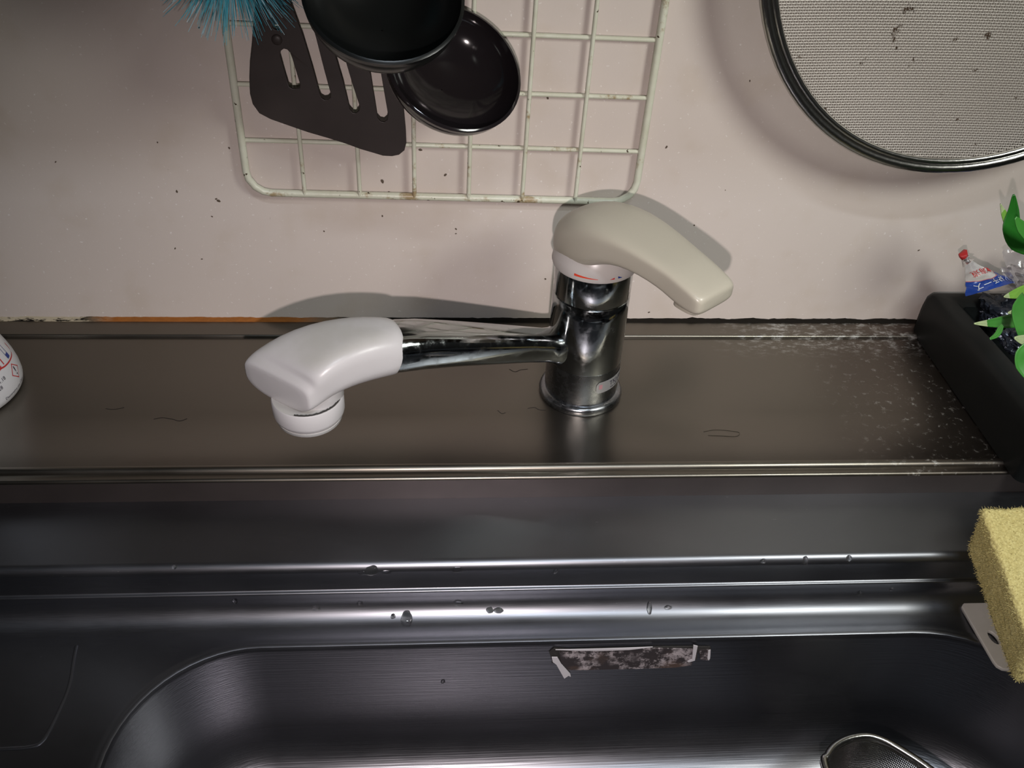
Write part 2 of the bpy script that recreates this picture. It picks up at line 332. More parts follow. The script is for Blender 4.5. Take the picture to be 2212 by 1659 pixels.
# corners of the flat top rim
b = len(V); V += [Vector((0.9, -0.2215, zf)), Vector((-0.7, -0.2215, zf)), Vector((-0.7, -0.66, zf)), Vector((0.9, -0.66, zf))]
n = len(o0)
for k in range(n):
    p, q = V[k], V[(k + 1) % n]
    if abs(p.x - q.x) > 1e-5 and abs(p.y - q.y) > 1e-5:
        c = min(range(b, b + 4), key=lambda i: (V[i] - (p + q) / 2).length); F.append((k, c, (k + 1) % n))
M_bowl = steel('bowl_steel', (0.19, 0.19, 0.205), 0.32); g = G(M_bowl); g.bump(g.noise(260, 2, g.map(0.05, 1, 5)), 0.14, 0.0008)
bw = mk('bowl', V, F, M_sink, sink, flat_angle=35); bw.data.materials.append(M_bowl)
for p_ in bw.data.polygons:
    if p_.center.z < zf - 0.002: p_.material_index = 1
mk('drain_groove', *tube(catmull([(-0.0805, -0.22656, -0.06), (-0.07942, -0.23404, -0.06), (-0.07644, -0.25132, -0.06), (-0.07684, -0.26495, -0.06), (-0.07838, -0.27795, -0.06), (-0.08077, -0.28444, -0.06), (-0.0858, -0.28627, -0.06), (-0.09465, -0.28672, -0.06), (-0.11255, -0.28686, -0.06), (-0.14362, -0.28706, -0.06)], 4), 0.0010, 6, flat=0.55), M_sink, sink)
base(sink, (0.2, -0.4, zb))
print('SINK OK')
# ---------------------------------------------------------------- wire grid on the wall
net = thing('wire_grid', 'cream coated wire grid with rust spots fixed flat on the wall', 'rack')
cell = 0.035; rot = -0.01425; GZ = 0.10499
def gp(i, j, y=0.0): x, z = i * cell, j * cell; return (x * math.cos(rot) - z * math.sin(rot), -0.004 + y, GZ + x * math.sin(rot) + z * math.cos(rot))
LX, RX, TJ = -0.0136, 7.1295, 11
r = 0.42
fr = [gp(LX, TJ), gp(LX, 5), gp(LX, r)] + [gp(LX + r - r * math.cos(a), r - r * math.sin(a)) for a in (0.35, 0.8, 1.2)] + [gp(LX + r, 0), gp(3, 0), gp(RX - r, 0)] + [gp(RX - r + r * math.sin(a), r - r * math.cos(a)) for a in (0.35, 0.8, 1.2)] + [gp(RX, r), gp(RX, 5), gp(RX, TJ)]
mk('frame', *tube(fr, 0.0024, 10, closed=True), M_wire, net)
for i in range(1, 7): mk('wire', *tube([gp(i, 0, -0.0012), gp(i, TJ, -0.0012)], 0.00135, 8), M_wire, net)
for j in range(1, TJ): mk('crosswire', *tube([gp(LX, j, 0.0010), gp(RX, j, 0.0010)], 0.00145, 8), M_wire, net)
base(net, gp(3.5, 0))
# ---------------------------------------------------------------- faucet
AX, AY = 0.2142, -0.0765
fa = thing('faucet', 'single-lever chrome faucet with ivory lever and long swivel spout', 'faucet')
c0 = (AX, AY, 0)
mk('base_flange', *lathe([(0.0225, 0.0002), (0.0272, 0.0002), (0.0276, 0.0022), (0.0268, 0.0042), (0.0255, 0.0052), (0.0238, 0.0058), (0.0225, 0.0058)], c0), M_satin, fa)
mk('lower_body', *lathe([(0.0233, 0.0), (0.0240, 0.006), (0.0241, 0.010), (0.0241, 0.028), (0.0240, 0.0305)], c0, cap1=True), M_satin, fa)
body = mk('body', *lathe([(0.0239, 0.0300), (0.0240, 0.031), (0.0239, 0.07), (0.0238, 0.0788), (0.0233, 0.0793)], c0, cap1=True), M_chrome, fa)
mk('swivel_ring', *lathe([(0.0229, 0.079), (0.0233, 0.0797), (0.0237, 0.0803), (0.0238, 0.098), (0.0234, 0.1005)], c0, cap1=True), M_chrome, fa)
S = [(0.0235, 0.1), (0.0256, 0.1), (0.0260, 0.1015), (0.0252, 0.106), (0.0225, 0.113), (0.018, 0.118), (0.01, 0.121)]
mk('lever_skirt', *lathe(S, c0, cap1=True), mat('skirt_plastic', (0.48, 0.45, 0.425), 0.3), fa)
# lever: lofted sections running from behind the axis to the tip
dv = Vector((0.619, -0.785, 0)); pv = Vector((0.785, 0.619, 0)); secs = []
prof = [(-0.0262, 0.004, 0.103, 0.112, 2.0), (-0.0255, 0.0075, 0.1005, 0.1165, 2.2), (-0.0235, 0.0125, 0.099, 0.1210, 2.4), (-0.0195, 0.0178, 0.0985, 0.1265, 2.5), (-0.013, 0.0220, 0.0985, 0.1315, 2.6), (-0.004, 0.0242, 0.100, 0.1350, 2.9),
        (0.006, 0.0243, 0.1030, 0.1365, 3.3), (0.016, 0.0234, 0.1100, 0.1368, 3.8), (0.027, 0.0216, 0.1165, 0.1362, 4.4), (0.040, 0.0196, 0.1190, 0.1348, 5.0), (0.054, 0.0177, 0.1180, 0.1325, 5.5),
        (0.064, 0.0166, 0.1158, 0.1308, 5.5), (0.070, 0.0166, 0.1138, 0.1296, 5.5), (0.080, 0.0160, 0.1120, 0.1268, 5.5), (0.0855, 0.0157, 0.1122, 0.1250, 4.8), (0.0878, 0.0142, 0.1135, 0.1236, 4), (0.0886, 0.0118, 0.1155, 0.1218, 3.5)]
for s, wd, z0, z1, e in prof:
    cc = Vector((AX, AY, (z0 + z1) / 2)) + dv * s
    secs.append(superell(cc, pv, (0, 0, 1), wd, (z1 - z0) / 2, e, 48))
lev = mk('lever', *loft(secs), M_ivory, fa, flat_angle=60)
sm = lev.modifiers.new('s', 'SUBSURF'); sm.levels = 1; sm.render_levels = 1
secs = [superell(Vector((AX, AY, z)) + dv * s, pv, dv, wd, 0.0085, 4, 32) for s, wd, z in ((0.0765, 0.0128, 0.1105), (0.0765, 0.0140, 0.1112), (0.0765, 0.0141, 0.1130))]
mk('lever_underside_cap', *loft(secs), M_ivory, fa)
# red and blue hot/cold marks on the skirt
def arcmark(a0, a1, z0, z1, m, nm, taper=False):
    V = []; F = []; n = 12
    for i in range(n + 1):
        a = math.radians(a0 + (a1 - a0) * i / n); t = i / n if taper else 0.0
        for z in (z0, z1 - (z1 - z0) * 0.85 * t):
            rr = 0.0260 + (z - 0.1015) * (0.0252 - 0.0260) / 0.0045 + 0.00012; V.append((AX + rr * math.cos(a), AY + rr * math.sin(a), z))
    for i in range(n): F.append((2 * i, 2 * i + 1, 2 * i + 3, 2 * i + 2))
    return mk(nm, V, F, m, fa)
arcmark(-126, -94, 0.1028, 0.1042, mat('red_mark', (0.6, 0.05, 0.02), 0.4), 'hot_mark', True)['label'] = 'red hot-side mark'
arcmark(-72, -78, 0.1026, 0.1036, M_red, 'hot_mark', True)['label'] = 'tiny red arrow mark'
arcmark(-67, -61, 0.1026, 0.1040, M_bink, 'cold_mark', True)['label'] = 'tiny blue arrow mark'
# spout
d = Vector((-0.907, -0.42, 0)); n_ = Vector((0.42, -0.907, 0)); secs = []
for s, z, wd, hh in ((0.008, 0.0425, 0.0095, 0.0085), (0.016, 0.0432, 0.0098, 0.0088), (0.0225, 0.0445, 0.0122, 0.0112), (0.0262, 0.0455, 0.0107, 0.0098), (0.031, 0.0470, 0.0102, 0.0094), (0.045, 0.0518, 0.0108, 0.0098), (0.07, 0.0600, 0.0122, 0.0106), (0.095, 0.0680, 0.0136, 0.0114), (0.115, 0.0738, 0.0146, 0.0122), (0.127, 0.0764, 0.0149, 0.0125), (0.136, 0.0778, 0.0146, 0.0122)):
    secs.append(superell(Vector((AX, AY, z)) + d * s, n_, Vector((0.25 * 0.907, 0.25 * 0.42, 0.97)).normalized(), wd, hh, 3.0, 36))
mk('spout', *loft(secs), M_chrome, fa)
print('SPOUT')
# nozzle head
head = [(0.0970, -0.1298, 0.0764, -65, 0.0130, 0.0118, 2.2, 2.2, 0), (0.0960, -0.1302, 0.0767, -65, 0.0158, 0.0142, 2.3, 2.3, 0), (0.0925, -0.1318, 0.0776, -64, 0.0163, 0.0147, 2.5, 2.3, 0), (0.0850, -0.1350, 0.0788, -62, 0.0174, 0.0150, 3.0, 2.3, 0),
        (0.0750, -0.1390, 0.0796, -59, 0.0190, 0.0152, 3.6, 2.3, 0), (0.0630, -0.1434, 0.0788, -54, 0.0210, 0.0150, 4.2, 2.3, 0), (0.0520, -0.1480, 0.0760, -47, 0.0228, 0.0145, 4.8, 2.3, 0),
        (0.0440, -0.1515, 0.0725, -41, 0.0238, 0.0132, 5.2, 2.4, 0), (0.0385, -0.1543, 0.0697, -37, 0.0241, 0.0116, 5.2, 2.5, 0.02), (0.0358, -0.1560, 0.0683, -36, 0.0240, 0.0105, 5.0, 2.5, 0.02), (0.0346, -0.1568, 0.0677, -36, 0.0234, 0.0096, 4.6, 2.5, 0.02), (0.0341, -0.1572, 0.0674, -36, 0.0222, 0.0084, 4.2, 2.4, 0.02)]
secs = []
for i, (x, y, z, an, wd, hh, et, eb, tl) in enumerate(head):
    a = math.radians(an); side = Vector((math.cos(a), math.sin(a), 0)); fwd = Vector((math.sin(a), -math.cos(a), 0))
    if fwd.x > 0: fwd = -fwd
    nxt = Vector(head[min(i + 1, len(head) - 1)][:3]) - Vector(head[max(i - 1, 0)][:3])
    upn = side.cross(nxt.normalized()); upn = upn if upn.z > 0 else -upn; upn.normalize()
    if tl: upn = (Vector((0, 0, 1)) + fwd * tl).normalized()
    tp_, bt = superell((x, y, z), side, upn, wd, hh, et, 48), superell((x, y, z), side, upn, wd, hh * 1.05, eb, 48)
    secs.append([tp_[k] if k <= 24 else bt[k] for k in range(48)])
nz_ = mk('nozzle_head', *loft(secs), M_white, fa, flat_angle=70); nz_['label'] = 'white plastic nozzle head'
sm = nz_.modifiers.new('s', 'SUBSURF'); sm.levels = 1; sm.render_levels = 1
ocx, ocy = 0.0492, -0.1508
nk = mk('nozzle_neck', *lathe([(0.0148, 0.0575), (0.0150, 0.058), (0.0152, 0.074)], (0.0540, -0.1490, 0), cap0=True, cap1=True), M_white, fa)
ring = mk('aerator_ring', *lathe([(0.004, 0.0580), (0.0168, 0.0583), (0.0192, 0.0588), (0.0197, 0.0580), (0.0197, 0.0490), (0.0192, 0.0470), (0.0180, 0.0458), (0.0176, 0.0430), (0.0168, 0.0420), (0.004, 0.0420)], (ocx, ocy, 0), cap1=True), M_white, fa)
mk('aerator_plate', *lathe([(0.0174, 0.0452), (0.0182, 0.0450), (0.0178, 0.0428), (0.0165, 0.0416), (0.004, 0.0416)], (ocx, ocy, 0), cap1=True), M_dim, ring)
V = []; F = []; n = 40
for i in range(n + 1):
    a = math.radians(-105 + 115 * i / n); j = random.random() * 0.0006
    for rr, z in ((0.0183, 0.0592 + j), (0.0191 - 0.3 * j, 0.0590)): V.append((ocx + rr * math.cos(a), ocy + rr * math.sin(a), z))
for i in range(n): F.append((2 * i, 2 * i + 1, 2 * i + 3, 2 * i + 2))
mk('grime_line', V, F, M_grime, ring)
# certification sticker on the lower body
def cyl(a_c, z_c, tilt, rr):
    ct, st = math.cos(tilt), math.sin(tilt)
    def fn(x, y):
        u, v = x * ct - y * st, x * st + y * ct; a = a_c + u / 0.024
        return Vector((AX + rr * math.cos(a), AY + rr * math.sin(a), z_c + v))
    return fn
st_m = mat('silver_sticker', (0.36, 0.36, 0.36), 0.35, 0.4)
def rr2(w, h, r, n=5, sub=10):
    out = []
    for cx_, cy_, a0 in ((w - r, h - r, 0), (-w + r, h - r, 90), (-w + r, -h + r, 180), (w - r, -h + r, 270)):
        out += [(cx_ + r * math.cos(math.radians(a0 + 90 * i / n)), cy_ + r * math.sin(math.radians(a0 + 90 * i / n))) for i in range(n + 1)]
    return out
def gridpatch(w, h, nx=16, ny=4, r=0.0):
    V = []; F = []
    for i in range(nx + 1):
        x = -w + 2 * w * i / nx; hh = h
        if w - abs(x) < r: hh = h - r + math.sqrt(max(0, r * r - (r - (w - abs(x))) ** 2))
        for j in range(ny + 1): V.append((x, -hh + 2 * hh * j / ny, 0))
    for i in range(nx):
        for j in range(ny): F.append((i * (ny + 1) + j, (i + 1) * (ny + 1) + j, (i + 1) * (ny + 1) + j + 1, i * (ny + 1) + j + 1))
    return V, F
stk = mk('rating_sticker', *warp(gridpatch(0.0134, 0.0045, r=0.002), cyl(math.radians(-44), 0.0205, 0.02, 0.02435)), st_m, fa)
mk('sticker_text', *warp(text('TKJ-JIS', 0.0050), cyl(math.radians(-36), 0.0213, 0.02, 0.0245)), M_ink, stk)
mk('sticker_text', *warp(text('KK 012-34', 0.0022), cyl(math.radians(-38), 0.0178, 0.02, 0.0245)), M_ink, stk)
mk('sticker_emblem', *warp(gridpatch(0.0012, 0.0018, 4, 2), cyl(math.radians(-69), 0.0210, 0.02, 0.0245)), mat('pink_ink', (0.4, 0.2, 0.22), 0.4), stk)
base(fa, (AX, AY, 0))
# ---------------------------------------------------------------- round flat strainer hung on the wall
sv = thing('round_strainer', 'large round fine-mesh strainer with steel rim hung on the wall', 'strainer')
sx, sy, szz, SR = (0.4314, -0.034, 0.28188, 0.13906)
rimp = [(sx + SR * math.cos(2 * PI * k / 96), sy, szz + SR * math.sin(2 * PI * k / 96)) for k in range(96)]
mk('rim', *tube(rimp, 0.0034, 10, closed=True), M_rim, sv)
rimq = [(sx + (SR - 0.0048) * math.cos(2 * PI * k / 96), sy - 0.0008, szz + (SR - 0.0048) * math.sin(2 * PI * k / 96)) for k in range(96)]
mk('inner_rim', *tube(rimq, 0.0022, 8, closed=True), M_rim, sv)
# woven mesh: wires at about 1.5 mm
pitch = 0.00150; N = int(SR * 2 / pitch); parts_V = []; parts_F = []; wr = 0.00036
def dome(x, z): q = ((x - sx) ** 2 + (z - szz) ** 2) / SR ** 2; return sy + 0.010 * (1 - q)
for dirn in (0, 1):
    for i in range(1, N):
        c = -SR + i * pitch; L = math.sqrt(max(0, (SR - 0.002) ** 2 - c * c))
        if L < 0.004: continue
        k0 = math.ceil(-L / pitch); k1 = math.floor(L / pitch); b = len(parts_V); cnt = 0
        for k in range(k0, k1 + 1):
            t = k * pitch; s_ = 1 if (i + k + dirn) % 2 else -1
            x, z = (sx + t, szz + c) if dirn == 0 else (sx + c, szz + t)
            if x > 0.62 or z > 0.47: 
                break
            y = dome(x, z) + s_ * wr * 0.7
            if dirn == 0: parts_V += [(x, y - wr, z), (x, y + wr * .5, z + wr), (x, y + wr * .5, z - wr)]
            else: parts_V += [(x, y - wr, z), (x + wr, y + wr * .5, z), (x - wr, y + wr * .5, z)]
            cnt += 1
        for k in range(cnt - 1):
            for q in range(3): parts_F.append((b + k * 3 + q, b + k * 3 + (q + 1) % 3, b + k * 3 + 3 + (q + 1) % 3, b + k * 3 + 3 + q))
me = bpy.data.meshes.new('mesh_screen'); me.from_pydata(parts_V, [], parts_F); me.materials.append(M_mesh)
me.polygons.foreach_set('use_smooth', [True] * len(me.polygons))
ms = bpy.data.objects.new('mesh_screen', me); sc.collection.objects.link(ms); ms.parent = sv; ms['kind'] = 'stuff'
hk = [(sx, sy, szz + SR), (sx, sy - 0.004, szz + SR + 0.06), (sx, sy, szz + SR + 0.16)]
mk('handle', *tube([(sx - 0.012, sy, szz + SR), (sx - 0.012, sy, szz + SR + 0.13), (sx, sy, szz + SR + 0.145), (sx + 0.012, sy, szz + SR + 0.13), (sx + 0.012, sy, szz + SR)], 0.0025, 8), M_rim, sv)
mk('hanging_hook', *tube([(sx, 0.0, szz + SR + 0.14), (sx, sy - 0.004, szz + SR + 0.14), (sx, sy - 0.006, szz + SR + 0.15)], 0.002, 8), M_rim, sv)
base(sv, (sx, sy, szz))
# ---------------------------------------------------------------- slotted turner
def flat_px(pts, y): return [(q[0], q[2]) for q in pts]
TY = -0.022
tout = [(0.05457, -0.022, 0.31845), (0.04976, -0.022, 0.31069), (0.0441, -0.022, 0.26881), (0.03922, -0.022, 0.26323), (0.0331, -0.022, 0.25196), (0.02776, -0.022, 0.24038), (0.02343, -0.022, 0.22609), (0.02053, -0.022, 0.21381), (0.01833, -0.022, 0.20319), (0.01596, -0.022, 0.19334), (0.01442, -0.022, 0.18407), (0.01375, -0.022, 0.17733), (0.01451, -0.022, 0.17133), (0.01751, -0.022, 0.16612), (0.02322, -0.022, 0.16287), (0.03348, -0.022, 0.1591), (0.04414, -0.022, 0.1553), (0.05525, -0.022, 0.15203), (0.06566, -0.022, 0.14872), (0.07452, -0.022, 0.14534), (0.08214, -0.022, 0.14309), (0.08761, -0.022, 0.1414), (0.09289, -0.022, 0.14119), (0.09711, -0.022, 0.14215), (0.10027, -0.022, 0.14489), (0.10153, -0.022, 0.14934), (0.10148, -0.022, 0.15663), (0.10076, -0.022, 0.16803), (0.09957, -0.022, 0.18048), (0.09747, -0.022, 0.19518), (0.0929, -0.022, 0.2156), (0.08547, -0.022, 0.24199), (0.07675, -0.022, 0.25772), (0.06658, -0.022, 0.26516), (0.05674, -0.022, 0.26855), (0.05908, -0.022, 0.31102), (0.0572, -0.022, 0.31855)]
sl1 = [(0.03262, -0.022, 0.19943), (0.03343, -0.022, 0.20202), (0.03537, -0.022, 0.20334), (0.03735, -0.022, 0.20288), (0.03894, -0.022, 0.20112), (0.03986, -0.022, 0.19779), (0.04272, -0.022, 0.18334), (0.04221, -0.022, 0.1809), (0.04057, -0.022, 0.18033), (0.03768, -0.022, 0.18027), (0.03573, -0.022, 0.18157), (0.03443, -0.022, 0.18849)]
sl2 = [(0.03825, -0.022, 0.24299), (0.03901, -0.022, 0.24531), (0.04159, -0.022, 0.24676), (0.04487, -0.022, 0.24593), (0.047, -0.022, 0.24323), (0.05021, -0.022, 0.2292), (0.05408, -0.022, 0.20963), (0.05708, -0.022, 0.19164), (0.05961, -0.022, 0.17828), (0.05943, -0.022, 0.17609), (0.0577, -0.022, 0.1744), (0.05555, -0.022, 0.17409), (0.05354, -0.022, 0.17542), (0.05273, -0.022, 0.17814), (0.05031, -0.022, 0.19149), (0.0465, -0.022, 0.20995), (0.04165, -0.022, 0.22778)]
sl3 = [(0.05363, -0.022, 0.23642), (0.05577, -0.022, 0.23836), (0.05892, -0.022, 0.23798), (0.06068, -0.022, 0.23567), (0.066, -0.022, 0.21243), (0.07245, -0.022, 0.18397), (0.07585, -0.022, 0.17089), (0.07515, -0.022, 0.16837), (0.07316, -0.022, 0.16665), (0.07102, -0.022, 0.16688), (0.06929, -0.022, 0.16909), (0.06691, -0.022, 0.18386), (0.06121, -0.022, 0.2098)]
sl4 = [(0.07283, -0.022, 0.2298), (0.07496, -0.022, 0.23177), (0.07766, -0.022, 0.23137), (0.0795, -0.022, 0.22901), (0.08447, -0.022, 0.21037), (0.08871, -0.022, 0.19234), (0.09203, -0.022, 0.16617), (0.09136, -0.022, 0.16332), (0.08938, -0.022, 0.16158), (0.08696, -0.022, 0.1621), (0.08517, -0.022, 0.16434), (0.08253, -0.022, 0.18955), (0.07755, -0.022, 0.2102)]
hol = [(0.03542, -0.022, 0.21467), (0.03508, -0.022, 0.21391), (0.03431, -0.022, 0.21329), (0.03326, -0.022, 0.21292), (0.03214, -0.022, 0.21289), (0.03117, -0.022, 0.21321), (0.03055, -0.022, 0.2138), (0.03039, -0.022, 0.21455), (0.03073, -0.022, 0.21531), (0.0315, -0.022, 0.21593), (0.03255, -0.022, 0.21629), (0.03367, -0.022, 0.21632), (0.03464, -0.022, 0.21601), (0.03526, -0.022, 0.21542)]
VF = plate([flat_px(q, TY) for q in (tout, sl1, sl2, sl3, sl4, hol)], 0.0012, 0.0003)
# the thin blade is gently dished
def tw(v): return Vector((v.x, TY + v.z - 0.25 * max(0, 0.20 - v.y) ** 1.0 * 0.15, v.y))
tb = thing('slotted_turner', 'dark brown nylon turner blade with long slots hanging behind ladles', 'turner')
mk('blade', [tw(v) for v in VF[0]], VF[1], M_nylon, tb, flat_angle=40)
rv = (0.03234, -0.0235, 0.20808)
mk('rivet', *lathe([(0.0030, 0), (0.0026, 0.0006), (0.0012, 0.0010)], (0, 0, 0), 16, cap1=True), M_nylon, tb)
tb.children[-1].matrix_local = Matrix.Translation(Vector(rv)) @ Matrix.Rotation(math.radians(90), 4, 'X')
ht = (0.05549, -0.022, 0.31471)
mk('turner_handle', *tube([(ht[0], TY, ht[2] - 0.01), (ht[0] + .002, TY - 0.003, ht[2] + 0.05), (ht[0] + .003, TY, ht[2] + 0.10)], [0.005, 0.007, 0.006], 12, flat=0.5), M_nylon, tb)
# ---------------------------------------------------------------- ladles
def ladle(name, label, c, nrm, R, depth, m, hook_x, hy, htop):
    t = thing(name, label, 'ladle'); c, nrm = Vector(c), Vector(nrm).normalized()
    q = nrm.to_track_quat('Z', 'Y').to_matrix()
    prof = []
    K = 14
    for i in range(K + 1):
        a = PI / 2 * i / K; prof.append((R * math.cos(a) ** 0.9 if i < K else 0.0005, -depth * math.sin(a)))
    outer = prof; th = 0.0013
    inner = [(max(0.0004, r - th), z + th * 0.9) for r, z in prof]
    full = outer[::-1] + [(R + 0.0004, 0.0004), (R - 0.0004, 0.0009)] + inner
    V, F = lathe(full, (0, 0, 0), 56)
    mk('bowl', [c + q @ v for v in V], F, m, t, flat_angle=60)
    top = c + (Vector((0, 0, 1)) - nrm * nrm.z).normalized() * R
    P = catmull([top - Vector((0, 0, 0.006)), top + Vector((0, 0.004, 0.012)), Vector((hook_x, hy, top.z + 0.06)), Vector((hook_x, hy, htop - 0.05)), Vector((hook_x, hy, htop))], 6)
    mk('handle', *tube(P, 0.0055, 12, flat=0.35, upv=(0, 1, 0)), m, t)
    H = Vector((hook_x, hy, htop))
    mk('hook', *tube(catmull([H + Vector((0, 0, -0.004)), H + Vector((0, 0.006, 0.008)), H + Vector((0, (-hy) - 0.010, 0.012)), H + Vector((0, (-hy) - 0.004, 0.004))], 5), 0.0014, 8), M_rim, t)
    base(t, c)
    return t
R1 = 0.03927
ladle('black_ladle', 'matte black ladle bowl in front of the slotted turner', (0.09567, -0.074, 0.2476), (0.10288, -0.5732, 0.81293), R1, 0.028, M_black, 0.088, -0.040, 0.42)
ladle('glossy_ladle', 'glossy black ladle hanging behind the matte ladle, right side', (0.13041, -0.047, 0.20326), (0.31389, -0.5675, 0.7612), 0.0385, 0.024, M_gloss, 0.126, -0.0095, 0.43)
# ---------------------------------------------------------------- cyan brush
br = thing('bottle_brush', 'cyan bottle brush with splayed bristles at the grid corner', 'brush')
bc = Vector((0.01791, -0.045, 0.25873)); V = []; F = []
for i in range(4200):
    v = Vector((random.gauss(0, 1), random.gauss(0, 0.75), random.gauss(0, 1)))
    if v.length < 0.1: continue
    v.normalize(); L = 0.037 + random.random() * 0.0085; k = Vector((0, 0, random.uniform(-0.004, 0.05)))
    if (bc.y + v.y * L) > -0.0262: L = max(0.006, (-0.0262 - bc.y) / v.y)
    if bc.x + v.x * L > 0.046 and bc.z + v.z * L > 0.232: continue
    bend = Vector((random.uniform(-1, 1), random.uniform(-1, 0.2), random.uniform(-1, 1))) * 0.0018
    P = [bc + k, bc + k + v * L * 0.55 + bend * 0.4, bc + k + v * L + bend]
    u = v.orthogonal().normalized(); wv = v.cross(u); b = len(V)
    for p, rr in zip(P, (0.00016, 0.00016, 0.00010)):
        for a in (0, 2.094, 4.189): V.append(p + (u * math.cos(a) + wv * math.sin(a)) * rr)
    for s_ in range(2):
        for q in range(3): F.append((b + s_ * 3 + q, b + s_ * 3 + (q + 1) % 3, b + s_ * 3 + 3 + (q + 1) % 3, b + s_ * 3 + 3 + q))
bs = mk('bristles', V, F, M_cyan, br); bs['kind'] = 'stuff'
mk('brush_handle', *tube([bc - Vector((0, 0, 0.006)), bc + Vector((0, 0, 0.06)), bc + Vector((0, 0.01, 0.16))], [0.003, 0.003, 0.006], 12), M_cyanb, br)
mk('brush_hook', *tube([bc + Vector((0, 0.01, 0.155)), Vector((bc.x, -0.008, bc.z + 0.162)), Vector((bc.x, -0.004, bc.z + 0.15))], 0.0014, 8), M_rim, br)
base(br, bc)
# ---------------------------------------------------------------- bottle at the left
bo = thing('cleaner_bottle', 'white plastic cleaner bottle with printed label at left edge', 'bottle')
BX, BY, BR = -0.1865, -0.0755, 0.040
bprof = [(0.03, 0), (0.0375, 0.0003), (0.0395, 0.0015), (0.0402, 0.005), (0.04, 0.011), (0.039, 0.017), (0.0372, 0.0235), (0.035, 0.03), (0.031, 0.042), (0.027, 0.06), (0.0235, 0.085), (0.0205, 0.12), (0.018, 0.15), (0.016, 0.18), (0.0145, 0.2)]
mk('bottle_body', *lathe(bprof, (BX, BY, 0), 64, cap0=True, cap1=True), M_bottle, bo)
mk('cap', *lathe([(0.0165, 0.196), (0.0170, 0.198), (0.0165, 0.222), (0.014, 0.225)], (BX, BY, 0), 32, cap0=True, cap1=True), M_bottle, bo)
def brad(z):
    for (r0, z0), (r1, z1) in zip(bprof, bprof[1:]):
        if z0 <= z <= z1: return r0 + (r1 - r0) * (z - z0) / max(1e-6, z1 - z0)
    return 0.03
def onb(a_c, z_c, tilt=0.0, lift=0.00025):
    ct, st = math.cos(tilt), math.sin(tilt)
    def fn(x, y):
        u, v = x * ct - y * st, x * st + y * ct; z = z_c + v; rr = brad(z) + lift; a = a_c + u / 0.040
        return Vector((BX + rr * math.cos(a), BY + rr * math.sin(a), z))
    return fn
dg = math.radians
def ringshape(w, t): return plate([[(w, 0), (0, w), (-w, 0), (0, -w)], [(w - t, 0), (0, w - t), (-w + t, 0), (0, -w + t)]], 0)
mk('hazard_diamond', *warp(ringshape(0.0056, 0.0008), onb(dg(5), 0.0138)), M_red, bo)
mk('hazard_mark', *warp(text('!', 0.0088), onb(dg(5), 0.0138)), M_ink, bo)
V = []; F = []; arcp = catmull([(*p, 0) for p in [(22.590048164634776, 0.027344183756471463), (20.993448156897713, 0.022100077206100688), (15.610244468831068, 0.020486707282162564), (4.87119562610811, 0.02069794893569349), (-4.68218749882618, 0.021556665649918927), (-11.495895201752449, 0.022442688348205453)] + [(-22, 0.0205), (-34, 0.020)]], 5)
for p in arcp:
    for q in (0.0, 0.0008): V.append(onb(dg(p.x), p.y + q)(q, 0))
for i in range(len(arcp) - 1): F.append((2 * i, 2 * i + 1, 2 * i + 3, 2 * i + 2))
mk('label_arc', V, F, M_red, bo)
mk('label_text', *warp(text('CT', 0.0090), onb(dg(-8), 0.0258)), M_red, bo)
mk('bottle_icon', *warp(plate([rr2(0.0019, 0.0050, 0.0010), rr2(0.0015, 0.0046, 0.0008)], 0), onb(dg(9), 0.0275)), M_bink, bo)
mk('bottle_icon', *warp(gridpatch(0.0017, 0.0016, 2, 2), onb(dg(9), 0.0240)), M_bink, bo)
mk('label_text', *warp(text('液性×1.18', 0.0034), onb(dg(-22), 0.0172)), M_ink, bo)
mk('label_text', *warp(text('容量 028', 0.0034), onb(dg(-28), 0.0136)), M_ink, bo)
mk('label_text', *warp(text('Decorative use 12cm', 0.0026), onb(dg(-5), 0.0050)), M_ink, bo)
base(bo, (BX, BY, 0))
# ---------------------------------------------------------------- black caddy at right with rubbish and plant
cd = thing('sink_caddy', 'black soft plastic scrap caddy standing along the right wall end', 'caddy')
CX0, CX1, CY0, CY1, CH = 0.4715, 0.70, -0.168, -0.006, 0.0345
def rr_out(x0, x1, y0, y1, r, z, n=6):
    return [(cx_ + r * math.cos(dg(a0 + 90 * i / n)), cy_ + r * math.sin(dg(a0 + 90 * i / n)), z) for cx_, cy_, a0 in ((x1 - r, y1 - r, 0), (x0 + r, y1 - r, 90), (x0 + r, y0 + r, 180), (x1 - r, y0 + r, 270)) for i in range(n + 1)]
def ztop(y): return CH + 0.010 * max(0, min(1, (-y - 0.01) / 0.09))
prof = [(0.0, 0.0004, 0), (0.0, 0.6, 0), (0.0006, 0.86, 0), (0.0022, 0.96, 0), (0.0045, 1.0, 0), (0.014, 1.0, 0), (0.019, 0.9, 0), (0.021, 0.5, 0), (0.023, 0.08, 0), (0.06, 0.05, 0)]
secs = []
for ins, zf_, _ in prof:
    secs.append([(x, y, 0.0005 + zf_ * ztop(y)) for x, y, z in rr_out(CX0 + ins, CX1 - ins, CY0 + ins, CY1 - ins, max(0.002, 0.006 - ins * 0.1), 0)])
mk('container', *loft(secs), M_caddy, cd)
base(cd, (0.55, -0.09, 0))
